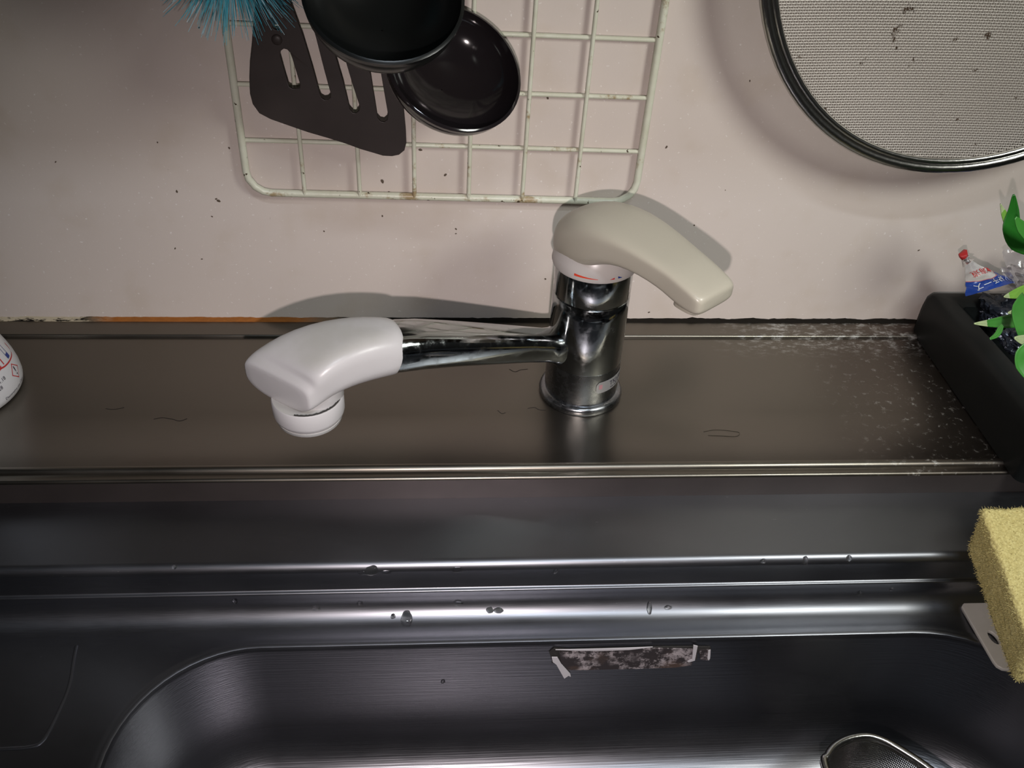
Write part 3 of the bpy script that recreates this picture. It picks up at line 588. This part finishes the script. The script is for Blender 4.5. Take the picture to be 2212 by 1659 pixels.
# cheese wrapper
wp = thing('cheese_wrapper', 'blue and white crumpled cheese wrapper in the black caddy', 'wrapper')
wo = Vector((0.47528, -0.03, 0.07516)); wl = Vector((0.46896, -0.055, 0.06178)); wr_ = Vector((0.51098, -0.04, 0.06407)); wb = Vector((0.49297, -0.06, 0.04668))
A = (wl - wo); B = (wr_ - wo); nrm = A.cross(B).normalized(); nrm = nrm if nrm.y < 0 else -nrm
def wpt(s, t, lift=0.0):   # s along the cone from the neck, t across
    s2 = s; p = wo + (A * (1 - t) + B * t) * s2
    p += nrm * (0.006 * math.sin(PI * t) * (0.35 + s2) + 0.0012 * noise.noise(Vector((s * 7, t * 9, 1))) + lift)
    return p
NS, NT = 22, 22
def patch(s0, s1, off, mt, nm, back=False):
    V = []; F = []
    for i in range(NS + 1):
        for j in range(NT + 1):
            t = j / NT; lo, hi = s0(t), s1(t); s = lo + (hi - lo) * i / NS; V.append(wpt(s, t, off))
    for i in range(NS):
        for j in range(NT): k = i * (NT + 1) + j; F.append((k, k + 1, k + NT + 2, k + NT + 1))
    o = mk(nm, V, F, mt, wp); return o
arcs = lambda t: 0.62 + 0.24 * math.sin(PI * min(1, t * 1.0)) - 0.14 * t
mk_ = patch(lambda t: 0.10, arcs, 0, M_wrapw, 'white_panel')
patch(arcs, lambda t: 1.0 + 0.10 * math.sin(PI * t), 0, M_blue, 'blue_panel')
patch(lambda t: arcs(t) - 0.012, lambda t: arcs(t) + 0.008, 0.0002, mat('pink_line', (0.45, 0.16, 0.16), 0.4), 'red_border')
mk('foil_neck', *tube([wo + (A + B) * 0.07, wo, wo + Vector((-0.001, -0.002, 0.003))], [0.0045, 0.0024, 0.0018], 9), M_foil, wp)
rt_ = Vector((0.47021, -0.03, 0.07656))
mk('red_tip', *tube([wo + Vector((0, 0, 0.001)), (wo + rt_) / 2 + Vector((0, 0, 0.003)), rt_ + Vector((0, 0, 0.001))], [0.0018, 0.0038, 0.0016], 7), M_red, wp)
def onw(s, t, ang, size):
    p0 = wpt(s, t, 0); e1 = (wpt(s, t - 0.02) - wpt(s, t + 0.02)).normalized(); e2 = nrm.cross(e1).normalized()
    ca, sa = math.cos(ang), math.sin(ang)
    def fn(x, y):
        u, v = x * ca - y * sa, x * sa + y * ca
        q = p0 + e1 * u + e2 * v; dq = q - wo
        # back onto the curved sheet
        M3 = Matrix((A, B, nrm)).transposed().inverted() @ dq; s_, = (M3[0] + M3[1],); t_ = M3[1] / max(1e-6, s_)
        return wpt(s_, t_, 0.0004)
    return fn
_u = onw(0.5, 0.5, 0, 0)
sgn = 0.0
# lettering reads from upper right to lower left
mk('wrapper_text', *warp(text('北海道', 0.0052), onw(0.50, 0.47, sgn, 0)), M_red, wp)
mk('wrapper_text', *warp(text('6Pチーズ', 0.0056), onw(0.88, 0.40, sgn, 0)), M_pw, wp)
mk('wrapper_text', *warp(text('C', 0.0100), onw(0.93, 0.80, sgn + 0.9, 0)), M_pb, wp)
base(wp, wo)
# crumpled foil and clear film scraps
def scrap(name, label, cat, c, size, m, seed, flat=(1, 1, 1), rotz=0.0):
    bm = bmesh.new(); bmesh.ops.create_icosphere(bm, subdivisions=4, radius=1)
    for v in bm.verts:
        k = 1 + 0.55 * noise.noise(v.co * 1.3 + Vector((seed, 0, 0))) + 0.38 * abs(noise.noise(v.co * 3.1 + Vector((0, seed, 0)))) + 0.12 * noise.noise(v.co * 9 + Vector((0, 0, seed)))
        v.co = Vector((v.co.x * flat[0], v.co.y * flat[1], v.co.z * flat[2])) * k * size
    me = bpy.data.meshes.new(name); bm.to_mesh(me); bm.free(); me.materials.append(m)
    o = bpy.data.objects.new(name, me); sc.collection.objects.link(o); o.location = c; o.rotation_euler = (0.3, 0.2, rotz)
    return thing(name, label, cat, o=o)
M_dkfoil = mat('dark_wrapper', (0.03, 0.035, 0.05), 0.2, 0.5, var=0.6, vscale=200, bump=0.9, bscale=200)
scrap('crumpled_wrapper', 'dark crumpled wrapper below the blue cheese wrapper', 'wrapper', (0.52002, -0.02561, 0.03), 0.013, M_dkfoil, 3.0, (1.3, 0.9, 0.7), 0.4)
scrap('scrap_film', 'clear crinkled plastic scrap between the lowest leaves', 'plastic', (0.51402, -0.06085, 0.03), 0.010, M_dkfoil, 8.0, (1, 1, 0.6))
# clear bag folds
V = []; F = []; pa = Vector((0.50334, -0.03, 0.08082)); pb_ = Vector((0.51823, -0.045, 0.05543)); 
def bagsheet(a, b, wdt, seed):
    V = []; F = []; n, m_ = 24, 14
    for i in range(n + 1):
        for j in range(m_ + 1):
            p = a.lerp(b, i / n) + Vector((wdt * (j / m_ - 0.1), 0.004 * noise.noise(Vector((i * 0.3, j * 0.5, seed))), 0.25 * wdt * j / m_)); p.y += 0.003 * math.sin(j * 1.3 + i * 0.15); V.append(p)
    for i in range(n):
        for j in range(m_): k = i * (m_ + 1) + j; F.append((k, k + 1, k + m_ + 2, k + m_ + 1))
    return V, F
M_film = mat('milky_film', (0.42, 0.38, 0.38), 0.18, trans=0.3, spec=0.8, bump=0.9, bscale=130, alpha=0.65)
fb = thing('plastic_bag', 'clear wrinkled plastic bag above the cheese wrapper at right edge', 'bag')
mk('bag_sheet', *bagsheet(pa, pb_, 0.045, 1.0), M_film, fb); mk('bag_fold', *bagsheet(Vector((0.49952, -0.038, 0.07227)), Vector((0.51094, -0.048, 0.05738)), 0.02, 5.0), M_film, fb)
base(fb, pb_)
# plant
pl = thing('leafy_cutting', 'green leafy plant cutting standing in the black caddy', 'plant')
px_, py_ = 0.545, -0.085
mk('stem', *tube(catmull([(px_, py_, 0.006), (px_ + 0.004, py_, 0.06), (px_, py_ - 0.004, 0.12), (px_ + 0.006, py_ + 0.008, 0.19)], 6), [0.0030] * 13 + [0.002] * 6, 8), M_stem, pl)
def leaf(P, wds, m, tipm=None, cup=0.25, nrm=(0, -0.75, 0.65)):
    C_ = catmull(P, 5); n = len(C_); nr = Vector(nrm).normalized(); V = []; F = []; K = 6
    for i, c in enumerate(C_):
        t = (C_[min(n - 1, i + 1)] - C_[max(0, i - 1)]).normalized(); s_ = t.cross(nr).normalized(); q = i / (n - 1) * (len(wds) - 1)
        a = int(q); wdt = wds[a] + (wds[min(a + 1, len(wds) - 1)] - wds[a]) * (q - a)
        for k in range(K + 1): u = -1 + 2 * k / K; V.append(c + s_ * wdt * u + nr * (cup * wdt * u * u + (0.0004 if k == K // 2 else 0)))
    for i in range(n - 1):
        for k in range(K): b = i * (K + 1) + k; F.append((b, b + 1, b + K + 2, b + K + 1))
    o = mk('leaf', V, F, m, pl)
    md = o.modifiers.new('t', 'SOLIDIFY'); md.thickness = 0.0004
    if tipm:
        o.data.materials.append(tipm); tot = len(F)
        for p_ in o.data.polygons:
            if p_.vertices[0] // (K + 1) < n * 0.16: p_.material_index = 1
    return o
leaf([(0.41294, -0.15, 0.10649), (0.42967, -0.14, 0.0998), (0.44947, -0.128, 0.09271), (0.47186, -0.115, 0.08567), (0.50601, -0.095, 0.07605)], [0.0002, 0.0022, 0.0039, 0.0042, 0.002], M_leaf, M_pale)
leaf([(0.45342, -0.11, 0.09772), (0.46262, -0.105, 0.0961), (0.47413, -0.1, 0.09553), (0.49845, -0.09, 0.09252)], [0.0002, 0.0026, 0.0040, 0.002], M_leafy, M_pale)
leaf([(0.45134, -0.075, 0.14005), (0.45644, -0.074, 0.13287), (0.46316, -0.074, 0.12486), (0.47091, -0.076, 0.11911), (0.48374, -0.08, 0.11835)], [0.0003, 0.0024, 0.0034, 0.004, 0.003], M_leafy, M_pale, 0.3, (0.3, -0.8, 0.5))
leaf([(0.45021, -0.085, 0.15116), (0.45316, -0.086, 0.14139), (0.45489, -0.088, 0.13193), (0.4614, -0.09, 0.12328), (0.47485, -0.092, 0.11736)], [0.0004, 0.0030, 0.0052, 0.0058, 0.003], M_leafd, M_leafd, 0.3, (-0.2, -0.8, 0.5))
leaf([(0.44641, -0.1, 0.14442), (0.45184, -0.1, 0.13858), (0.45985, -0.1, 0.13268), (0.47085, -0.1, 0.12976)], [0.0006, 0.0035, 0.004, 0.002], M_leaf, None)
leaf([(0.44359, -0.15, 0.09622), (0.4467, -0.14, 0.09921), (0.45024, -0.13, 0.10182), (0.45839, -0.12, 0.10468)], [0.001, 0.0045, 0.0048, 0.003], M_leaf, None, 0.3)
leaf([(0.44106, -0.135, 0.10331), (0.44913, -0.13, 0.10118), (0.45952, -0.125, 0.09908)], [0.0003, 0.0016, 0.002], M_pale, None)
leaf([(0.41817, -0.16, 0.1035), (0.42448, -0.155, 0.10235), (0.42902, -0.15, 0.1025), (0.43328, -0.145, 0.10208)], [0.0004, 0.0014, 0.0017, 0.0008], M_leaf, None)
leaf([(0.42766, -0.165, 0.10777), (0.43707, -0.16, 0.10259), (0.45571, -0.15, 0.09304)], [0.0004, 0.0028, 0.003], M_pale, None)
leaf([(0.43315, -0.17, 0.10688), (0.42994, -0.172, 0.10225), (0.43066, -0.175, 0.0968), (0.43446, -0.18, 0.09133)], [0.002, 0.0035, 0.0035, 0.001], M_leaf, None)
base(pl, (px_, py_, 0.006))
# ---------------------------------------------------------------- sponge and its tray
tr = thing('sponge_tray', 'milky plastic tray plate with a round hole under the sponge', 'tray')
tp = [(0.4372, -0.21485, -0.0578), (0.43977, -0.21183, -0.0578), (0.4435, -0.2095, -0.0578), (0.45681, -0.2021, -0.0578), (0.48224, -0.19038, -0.0578), (0.51289, -0.19032, -0.0578), (0.51247, -0.21255, -0.0578), (0.48678, -0.25739, -0.0578), (0.44491, -0.25801, -0.0578), (0.44141, -0.25731, -0.0578), (0.43931, -0.25544, -0.0578), (0.43862, -0.25237, -0.0578)]
hl = [(0.44755, -0.24149, -0.0578), (0.44647, -0.24187, -0.0578), (0.44532, -0.2415, -0.0578), (0.44426, -0.24043, -0.0578), (0.44345, -0.23883, -0.0578), (0.44302, -0.23692, -0.0578), (0.44303, -0.235, -0.0578), (0.44349, -0.23337, -0.0578), (0.44432, -0.23227, -0.0578), (0.44541, -0.23188, -0.0578), (0.44658, -0.23226, -0.0578), (0.44765, -0.23335, -0.0578), (0.44846, -0.23498, -0.0578), (0.44888, -0.2369, -0.0578), (0.44885, -0.23881, -0.0578), (0.44838, -0.24042, -0.0578)]
VF = plate([[(q[0], q[1]) for q in tp], [(q[0], q[1]) for q in hl]], 0.0014, 0.0005)
mk('plate', [Vector((v.x, v.y, v.z + -0.058499999999999996)) for v in VF[0]], VF[1], M_tray, tr)
base(tr, tp[0])
sg = thing('sponge', 'yellow foam sponge leaning over the sink corner at right', 'sponge')
A0 = Vector((0.42829, -0.20517, -0.015)); D0 = Vector((0.43204, -0.27593, -0.044)); ax_ = (D0 - A0); Ls = ax_.length; ax_.normalize()
wv = Vector((0.93, 0.30, 0.0)); wv = (wv - ax_ * wv.dot(ax_)).normalized(); uv = Vector((-0.10, 0.06, 1.0)).normalized()
print('sponge len', Ls, A0, D0, uv)
bm = bmesh.new(); NL, NW, NH = 62, 40, 30; Wd, Hh = 0.050, 0.034
vd = {}
def sv_(i, j, k):
    if (i, j, k) not in vd:
        a, b_, c = i / NL * 2 - 1, j / NW * 2 - 1, k / NH * 2 - 1
        # rounded edges
        hx, hy, hz = Ls / 2, Wd / 2, Hh / 2; p = Vector((a * hx, b_ * hy, c * hz)); r_ = 0.0035
        inn = Vector((max(-hx + r_, min(hx - r_, p.x)), max(-hy + r_, min(hy - r_, p.y)), max(-hz + r_, min(hz - r_, p.z))))
        dd = p - inn
        if dd.length > r_: p = inn + dd.normalized() * r_
        nn = dd.normalized() if dd.length > 1e-6 else Vector((a if abs(a) > .99 else 0, b_ if abs(b_) > .99 else 0, c if abs(c) > .99 else 0)).normalized()
        p += nn * (random.uniform(-0.00055, 0.00055) + 0.0006 * noise.noise(p * 60))
        vd[(i, j, k)] = bm.verts.new(A0 + ax_ * (p.x + hx) + wv * (p.y + hy) + uv * (p.z + hz))
    return vd[(i, j, k)]
for i in range(NL):
    for j in range(NW):
        for k in (0, NH): bm.faces.new([sv_(i, j, k), sv_(i + 1, j, k), sv_(i + 1, j + 1, k), sv_(i, j + 1, k)])
for i in range(NL):
    for k in range(NH):
        for j in (0, NW): bm.faces.new([sv_(i, j, k), sv_(i + 1, j, k), sv_(i + 1, j, k + 1), sv_(i, j, k + 1)])
for j in range(NW):
    for k in range(NH):
        for i in (0, NL): bm.faces.new([sv_(i, j, k), sv_(i, j + 1, k), sv_(i, j + 1, k + 1), sv_(i, j, k + 1)])
bmesh.ops.recalc_face_normals(bm, faces=bm.faces)
me = bpy.data.meshes.new('foam_block'); bm.to_mesh(me); bm.free(); me.materials.append(M_sponge)
for p_ in me.polygons: p_.use_smooth = True
fo = bpy.data.objects.new('foam_block', me); sc.collection.objects.link(fo); fo.parent = sg
# frayed foam fuzz along the surface
V = []; F = []
rnd = random.Random(4); mv = me.vertices
for v in mv:
    if rnd.random() < 0.75:
        for _ in range(2):
            dd = (v.normal + Vector((rnd.uniform(-1, 1), rnd.uniform(-1, 1), rnd.uniform(-1, 1))) * 0.7).normalized(); u = dd.orthogonal().normalized(); b = len(V); c = v.co + Vector((rnd.uniform(-1, 1), rnd.uniform(-1, 1), rnd.uniform(-1, 1))) * 0.0007; L = rnd.uniform(0.0006, 0.0016)
            V += [c + u * 0.00016, c - u * 0.00016, c + dd * L]; F.append((b, b + 1, b + 2))
fz = mk('foam_fuzz', V, F, M_sponge, sg, smooth=False); fz['kind'] = 'stuff'
base(sg, A0)
# ---------------------------------------------------------------- torn grimy tape on the bowl wall
M_tape = mat('grimy_tape', (0.03, 0.024, 0.024), 0.6); g = G(M_tape)
t1 = g.ramp(g.noise(160, 6, rough=0.75), 0.46, 0.60); t2 = g.ramp(g.noise(45, 3), 0.44, 0.58)
c_ = g.mix(g.m('MULTIPLY', t1, t2), (0.022, 0.016, 0.017), (0.34, 0.30, 0.31)); c_ = g.mix(g.m('MULTIPLY', g.ramp(g.noise(50, 5), 0.55, 0.7), 0.35), c_, (0.14, 0.08, 0.05))
g.nt.links.new(c_, g.p.inputs['Base Color']); g.bump(g.noise(300, 5), 0.6, 0.0006)
tpq = thing('torn_tape', 'blackened torn tape strip stuck inside the sink bowl back wall', 'tape')
def wallplate(pts, y, th, m, nm, par, bev=0.0):
    VF = plate([[(q[0], q[2]) for q in pts]], th, bev); return mk(nm, [Vector((v.x, y + v.z, v.y)) for v in VF[0]], VF[1], m, par)
wallplate([(0.18435, -0.23198, -0.06838), (0.18679, -0.23198, -0.06485), (0.19604, -0.23198, -0.06612), (0.22307, -0.23198, -0.06583), (0.24211, -0.23198, -0.06567), (0.26684, -0.23198, -0.06618), (0.27913, -0.23198, -0.06711), (0.28029, -0.23198, -0.07037), (0.27241, -0.23198, -0.07283), (0.27423, -0.23198, -0.08323), (0.2749, -0.23198, -0.08707), (0.27101, -0.23198, -0.09075), (0.25686, -0.23198, -0.09062), (0.22591, -0.23198, -0.09023), (0.20077, -0.23198, -0.08961), (0.18961, -0.23198, -0.08864), (0.18647, -0.23198, -0.08329), (0.18652, -0.23198, -0.07627)], -0.23198, 0.0006, M_grime, 'adhesive_edge', tpq)
wallplate([(0.19017, -0.23258, -0.06774), (0.21502, -0.23258, -0.06736), (0.23124, -0.23258, -0.06664), (0.24757, -0.23258, -0.06638), (0.2687, -0.23258, -0.06812), (0.2707, -0.23258, -0.07653), (0.27088, -0.23258, -0.08408), (0.26166, -0.23258, -0.08608), (0.23933, -0.23258, -0.08655), (0.21706, -0.23258, -0.08654), (0.19626, -0.23258, -0.08611), (0.19204, -0.23258, -0.07793)], -0.23258, 0.0006, M_tape, 'tape_face', tpq)
wallplate([(0.27284, -0.23238, -0.0695), (0.2788, -0.23238, -0.06881), (0.28063, -0.23238, -0.07724), (0.27974, -0.23238, -0.08002), (0.27506, -0.23238, -0.07888)], -0.23238, 0.0005, M_tape, 'tape_scrap', tpq)
M_paper = mat('torn_paper', (0.50, 0.48, 0.50), 0.6, var=0.1)
for pts in ([(0.18605, -0.23358, -0.07158), (0.1893, -0.23358, -0.07171), (0.19197, -0.23358, -0.0783), (0.19832, -0.23358, -0.08897), (0.19885, -0.23358, -0.09187), (0.19737, -0.23358, -0.09085), (0.1951, -0.23358, -0.09364), (0.18931, -0.23358, -0.07912), (0.18692, -0.23358, -0.07623)],
            [(0.26815, -0.23358, -0.06301), (0.27079, -0.23358, -0.06402), (0.27163, -0.23358, -0.07837), (0.26831, -0.23358, -0.08011), (0.26731, -0.23358, -0.07913), (0.26971, -0.23358, -0.07688)],
            [(0.27798, -0.23358, -0.06887), (0.2792, -0.23358, -0.068), (0.28047, -0.23358, -0.07639), (0.28006, -0.23358, -0.07872), (0.27879, -0.23358, -0.07632)],
            [(0.18768, -0.23358, -0.06437), (0.21458, -0.23358, -0.06453), (0.23078, -0.23358, -0.06427), (0.2443, -0.23358, -0.06389), (0.23101, -0.23358, -0.06609), (0.21477, -0.23358, -0.06635), (0.20122, -0.23358, -0.06581)]):
    wallplate(pts, -0.23338, 0.0005, M_paper, 'paper_shred', tpq)['label'] = 'pale torn paper shred'
base(tpq, (0.23148, -0.23198, -0.08999))
# ---------------------------------------------------------------- wire mesh drain basket in the bowl
bk = thing('drain_basket', 'steel mesh drain basket with thick wire rim in the sink bowl', 'strainer')
BZ = -0.10
out = catmull([(0.33807, -0.28943, -0.1), (0.34151, -0.28323, -0.1), (0.34817, -0.27729, -0.1), (0.35782, -0.27333, -0.1), (0.36928, -0.27227, -0.1), (0.37892, -0.27602, -0.1), (0.38824, -0.28367, -0.1), (0.39779, -0.29337, -0.1)] + [(0.412, -0.312, BZ), (0.418, -0.338, BZ), (0.402, -0.357, BZ), (0.375, -0.362, BZ), (0.350, -0.350, BZ), (0.339, -0.325, BZ)], 5, closed=True)
mk('rim', *tube(out, 0.0022, 10, closed=True), M_rim, bk)
mk('band', *tube([p - Vector((0, 0, 0.0035)) for p in out], 0.0016, 8, closed=True), M_rim, bk)
cen = Vector((0.376, -0.318, 0)); V = []; F = []
for i in range(9):
    q = i / 8; k = 1 - 0.06 - 0.22 * q
    for p in out: V.append(Vector((cen.x + (p.x - cen.x) * k, cen.y + (p.y - cen.y) * k, BZ - 0.004 - 0.050 * q)))
n = len(out); VV = []; FF = []
# sides as real wires: rings and uprights
def addt(pts, r, closed=False):
    v, f = tube(pts, r, 3, closed=closed, cap=False); b = len(VV); VV.extend(v); FF.extend(tuple(b + i for i in t) for t in f)
def bp(u, q):
    a = u * n; i = int(a) % n; fr_ = a - int(a); p = out[i].lerp(out[(i + 1) % n], fr_); k = 0.96 - 0.20 * q
    return Vector((cen.x + (p.x - cen.x) * k, cen.y + (p.y - cen.y) * k, BZ - 0.002 - 0.050 * q))
for q in range(34): addt([bp(k / 90, q / 33) for k in range(90)], 0.00034, True)
for k in range(170): addt([bp(k / 170, q / 6) for q in range(7)], 0.00034)
for i in range(46):
    y = -0.318 - 0.032 + 0.064 * i / 45; addt([(0.346, y, BZ - 0.0515), (0.406, y, BZ - 0.0515)], 0.00034)
    x = 0.346 + 0.060 * i / 45; addt([(x, -0.348, BZ - 0.0519), (x, -0.288, BZ - 0.0519)], 0.00034)
mm = mk('basket_mesh', VV, FF, M_rim, bk); mm['kind'] = 'stuff'
for k in (0.02, 0.36, 0.7): 
    p = bp(k, 1.0); mk('foot', *tube([p + Vector((0, 0, 0.002)), p - Vector((0, 0, 0.0075))], 0.0018, 8), M_rim, bk)
base(bk, (cen.x, cen.y, BZ - 0.06))
# ---------------------------------------------------------------- water drops
def drop(p, nrm, a, b, h, seed, rz=0):
    a, b, h = a * 1.25, b * 1.25, h * 1.5
    nrm = Vector(nrm).normalized(); q = nrm.to_track_quat('Z', 'X').to_matrix() @ Matrix.Rotation(rz, 3, 'Z'); bm = bmesh.new()
    bmesh.ops.create_icosphere(bm, subdivisions=3, radius=1)
    for v in bm.verts:
        k = 1 + 0.3 * noise.noise(v.co * 1.2 + Vector((seed * 3.1, 0, 0))); z = v.co.z
        v.co = q @ Vector((v.co.x * a * k, v.co.y * b * k, max(-0.15, z) * h))
    me = bpy.data.meshes.new('water_drop'); bm.to_mesh(me); bm.free(); me.materials.append(M_water)
    for p_ in me.polygons: p_.use_smooth = True
    o = bpy.data.objects.new('water_drop', me); sc.collection.objects.link(o); o.location = p
    return o
V1 = (0, -1, 0.02); N2 = (0, -0.75, 0.66); N3 = (0, 0, 1)
drops = [((0.07761, -0.20483, -0.02737), (-0.0, -0.98453, 0.17521), 0.0014, 0.0018, 0.0008), ((0.0831, -0.20455, -0.02624), (-0.0, -0.92258, 0.38581), 0.0024, 0.0028, 0.0013), ((0.09137, -0.2049, -0.02765), (-0.0, -1.0, -0.0), 0.0011, 0.0022, 0.0008), ((0.13143, -0.20474, -0.02688), (-0.0, -0.98453, 0.17521), 0.0016, 0.0022, 0.001), ((0.13205, -0.2084, -0.05254), (-0.0, -0.91806, 0.39644), 0.0013, 0.0022, 0.001), ((0.0503, -0.20894, -0.05353), (-0.0, -0.86479, 0.50214), 0.0014, 0.0018, 0.0009), ((0.07528, -0.20792, -0.05138), (-0.0, -0.95608, 0.2931), 0.0011, 0.0013, 0.0007), ((0.00462, -0.20723, -0.04791), (-0.0, -0.99842, 0.05625), 0.0018, 0.0012, 0.0007), ((0.15046, -0.21103, -0.0562), (-0.0, -0.7306, 0.6828), 0.0015, 0.0018, 0.0009), ((0.15535, -0.2111, -0.05627), (-0.0, -0.7306, 0.6828), 0.0014, 0.0024, 0.0011), ((0.10195, -0.21453, -0.05863), (-0.0, -0.46602, 0.88477), 0.0046, 0.0026, 0.0009), ((0.09417, -0.21281, -0.05763), (-0.0, -0.55784, 0.82995), 0.0013, 0.0012, 0.0006), ((0.24531, -0.21123, -0.05638), (-0.0, -0.65023, 0.75974), 0.004, 0.0013, 0.0007), ((0.25645, -0.2114, -0.05653), (-0.0, -0.65023, 0.75974), 0.0011, 0.0018, 0.001), ((0.30919, -0.20379, -0.02484), (-0.0, -0.82817, 0.56048), 0.0012, 0.0014, 0.0008), ((0.33467, -0.20387, -0.02496), (-0.0, -0.82817, 0.56048), 0.0022, 0.0012, 0.0008), ((0.36088, -0.20329, -0.02425), (-0.0, -0.67724, 0.73576), 0.0014, 0.0014, 0.0009), ((0.37386, -0.20783, -0.05111), (-0.0, -0.95608, 0.2931), 0.0015, 0.0013, 0.0008), ((0.39295, -0.2073, -0.04883), (-0.0, -0.98464, 0.17458), 0.0011, 0.001, 0.0006), ((-0.02577, -0.20221, -0.02341), (-0.0, -0.51942, 0.85452), 0.001, 0.001, 0.0006)]
drops += [((0.28395, -0.23318, -0.13683), (0, -1, 0.02), .0013, .0010, .0007), ((0.12298, -0.23298, -0.0942), (0, -1, 0.02), .0014, .0010, .0007), (*((0.18783, -0.2049, -0.02942), (-0.0, -1.0, -0.0)), .0018, .0012, .0005)]
names = ['small drop on upper step, left one of the cluster of three', 'largest round drop on upper step, middle of the cluster of three', 'narrow drop on upper step, right one of the cluster of three',
 'drop on upper step straight above the brightest glint', 'tall drop on lower step at the brightest glint', 'round drop on lower step between the puddle and the left end pair',
 'small drop on lower step, below the cluster of three drops', 'flat drop on lower step nearest the left end of the ledge', 'left drop of the close pair on lower step, right of the glint',
 'right, taller drop of the close pair on lower step, right of the glint', 'widest flat puddle below the steps, left of the brightest glint', 'small satellite drop touching the left side of the flat puddle',
 'long thin smear of water on lower step above the torn tape', 'drop at the right end of the long smear above the torn tape', 'first drop from the left of the three on upper step right of the faucet',
 'widest drop, middle of the three on upper step right of the faucet', 'rightmost of the three drops on upper step right of the faucet', 'left of the two drops on lower step near the sponge',
 'right of the two drops on lower step near the sponge', 'lone tiny drop on upper step at far left', 'tiny drop on bowl wall below the right end of the torn tape', 'tiny drop on bowl wall left of the torn tape', 'flat drop on upper step between the glint and the faucet']
for i, (p, nr, a, b_, h) in enumerate(drops):
    thing('', 'water ' + names[i] if not names[i].startswith(('widest flat', 'long')) else names[i] + ('' if 'water' in names[i] else ' of water'), 'water drop', 'water drops on the sink', drop(p, nr, a, b_, h, i, 0))
# ---------------------------------------------------------------- dirt specks on the wall
wall = bpy.data.objects['wall_back']
V = []; F = []
def speck(c, a, b_, rz, seed):
    k0 = len(V); n = 9; V.append(Vector(c))
    for k in range(n):
        t = 2 * PI * k / n; q = 1 + 0.5 * noise.noise(Vector((k * 1.7, seed, 0))); x, z = a * q * math.cos(t), b_ * q * math.sin(t)
        V.append(Vector((c[0] + x * math.cos(rz) - z * math.sin(rz), c[1] + 0.0002, c[2] + x * math.sin(rz) + z * math.cos(rz))))
    for k in range(n): F.append((k0, k0 + 1 + k, k0 + 1 + (k + 1) % n))
marks = [((-0.04671, -0.0004, 0.10301), 0.0012), ((-0.02154, -0.0004, 0.09679), 0.0016), ((-0.02279, -0.0004, 0.09809), 0.001), ((-0.00922, -0.0004, 0.13326), 0.001), ((0.1093, -0.0004, 0.13403), 0.0015), ((0.12497, -0.0004, 0.11717), 0.0014), ((0.08446, -0.0004, 0.11203), 0.0018), ((0.08828, -0.0004, 0.10455), 0.0009), ((0.06567, -0.0004, 0.10093), 0.001), ((0.18774, -0.0004, 0.16915), 0.0012), ((-0.03959, -0.0004, 0.05295), 0.0008), ((-0.05579, -0.0004, 0.06106), 0.0009), ((0.13195, -0.0004, 0.07781), 0.001), ((0.13196, -0.0004, 0.07428), 0.0008), ((0.26644, -0.0004, 0.13858), 0.0011), ((0.19495, -0.0004, 0.03869), 0.0011), ((0.27298, -0.0004, 0.01056), 0.001), ((-0.05221, -0.0004, 0.13617), 0.0007), ((-0.02753, -0.0004, 0.08532), 0.0009), ((-0.01495, -0.0004, 0.20615), 0.0007), ((0.08326, -0.0004, 0.08698), 0.0009), ((0.29426, -0.0004, 0.08244), 0.0008), ((0.45903, -0.0004, 0.06435), 0.001), ((0.31162, -0.0004, 0.18243), 0.0008), ((0.23068, -0.0004, 0.09531), 0.0006), ((-0.11677, -0.0004, 0.12226), 0.0008), ((0.04404, -0.0004, 0.07511), 0.0008)]
for i, (c, s_) in enumerate(marks): speck(c, s_ * 0.55, s_ * 0.85, i * 1.1, i)
gs = mk('dirt_speck', V, F, mat('dirt', (0.09, 0.065, 0.045), 0.7, var=0.4, vscale=500), wall, smooth=False); gs['kind'] = 'stuff'
# ceiling lamp body
lm = thing('ceiling_lamp', 'short white tube lamp fixed to the kitchen ceiling', 'lamp')
mk('lamp_housing', *box(0.18, 0.56, -1.0, -0.9, 1.45, 1.5), mat('lamp_plastic', (0.8, 0.8, 0.78), 0.4), lm, smooth=False)
base(lm, (0.37, -0.95, 1.5))
wc = thing('added_cabinet', 'unseen dark cabinet added high above the sink to darken steel reflections', 'cabinet')
M_cab = mat('dark_wood', (0.07, 0.045, 0.03), 0.5, var=0.3, vscale=12)
mk('cabinet_box', *box(-0.9, 1.2, -0.33, -0.0005, 0.60, 1.2), M_cab, wc, smooth=False)  # out of view, added so the sink steel reflects a dark underside
for k in range(4):
    dr = mk('door', *box(-0.895 + 0.525 * k, -0.895 + 0.525 * k + 0.515, -0.35, -0.3305, 0.605, 1.195), M_cab, wc, smooth=False)
base(wc, (0.15, -0.16, 0.6))
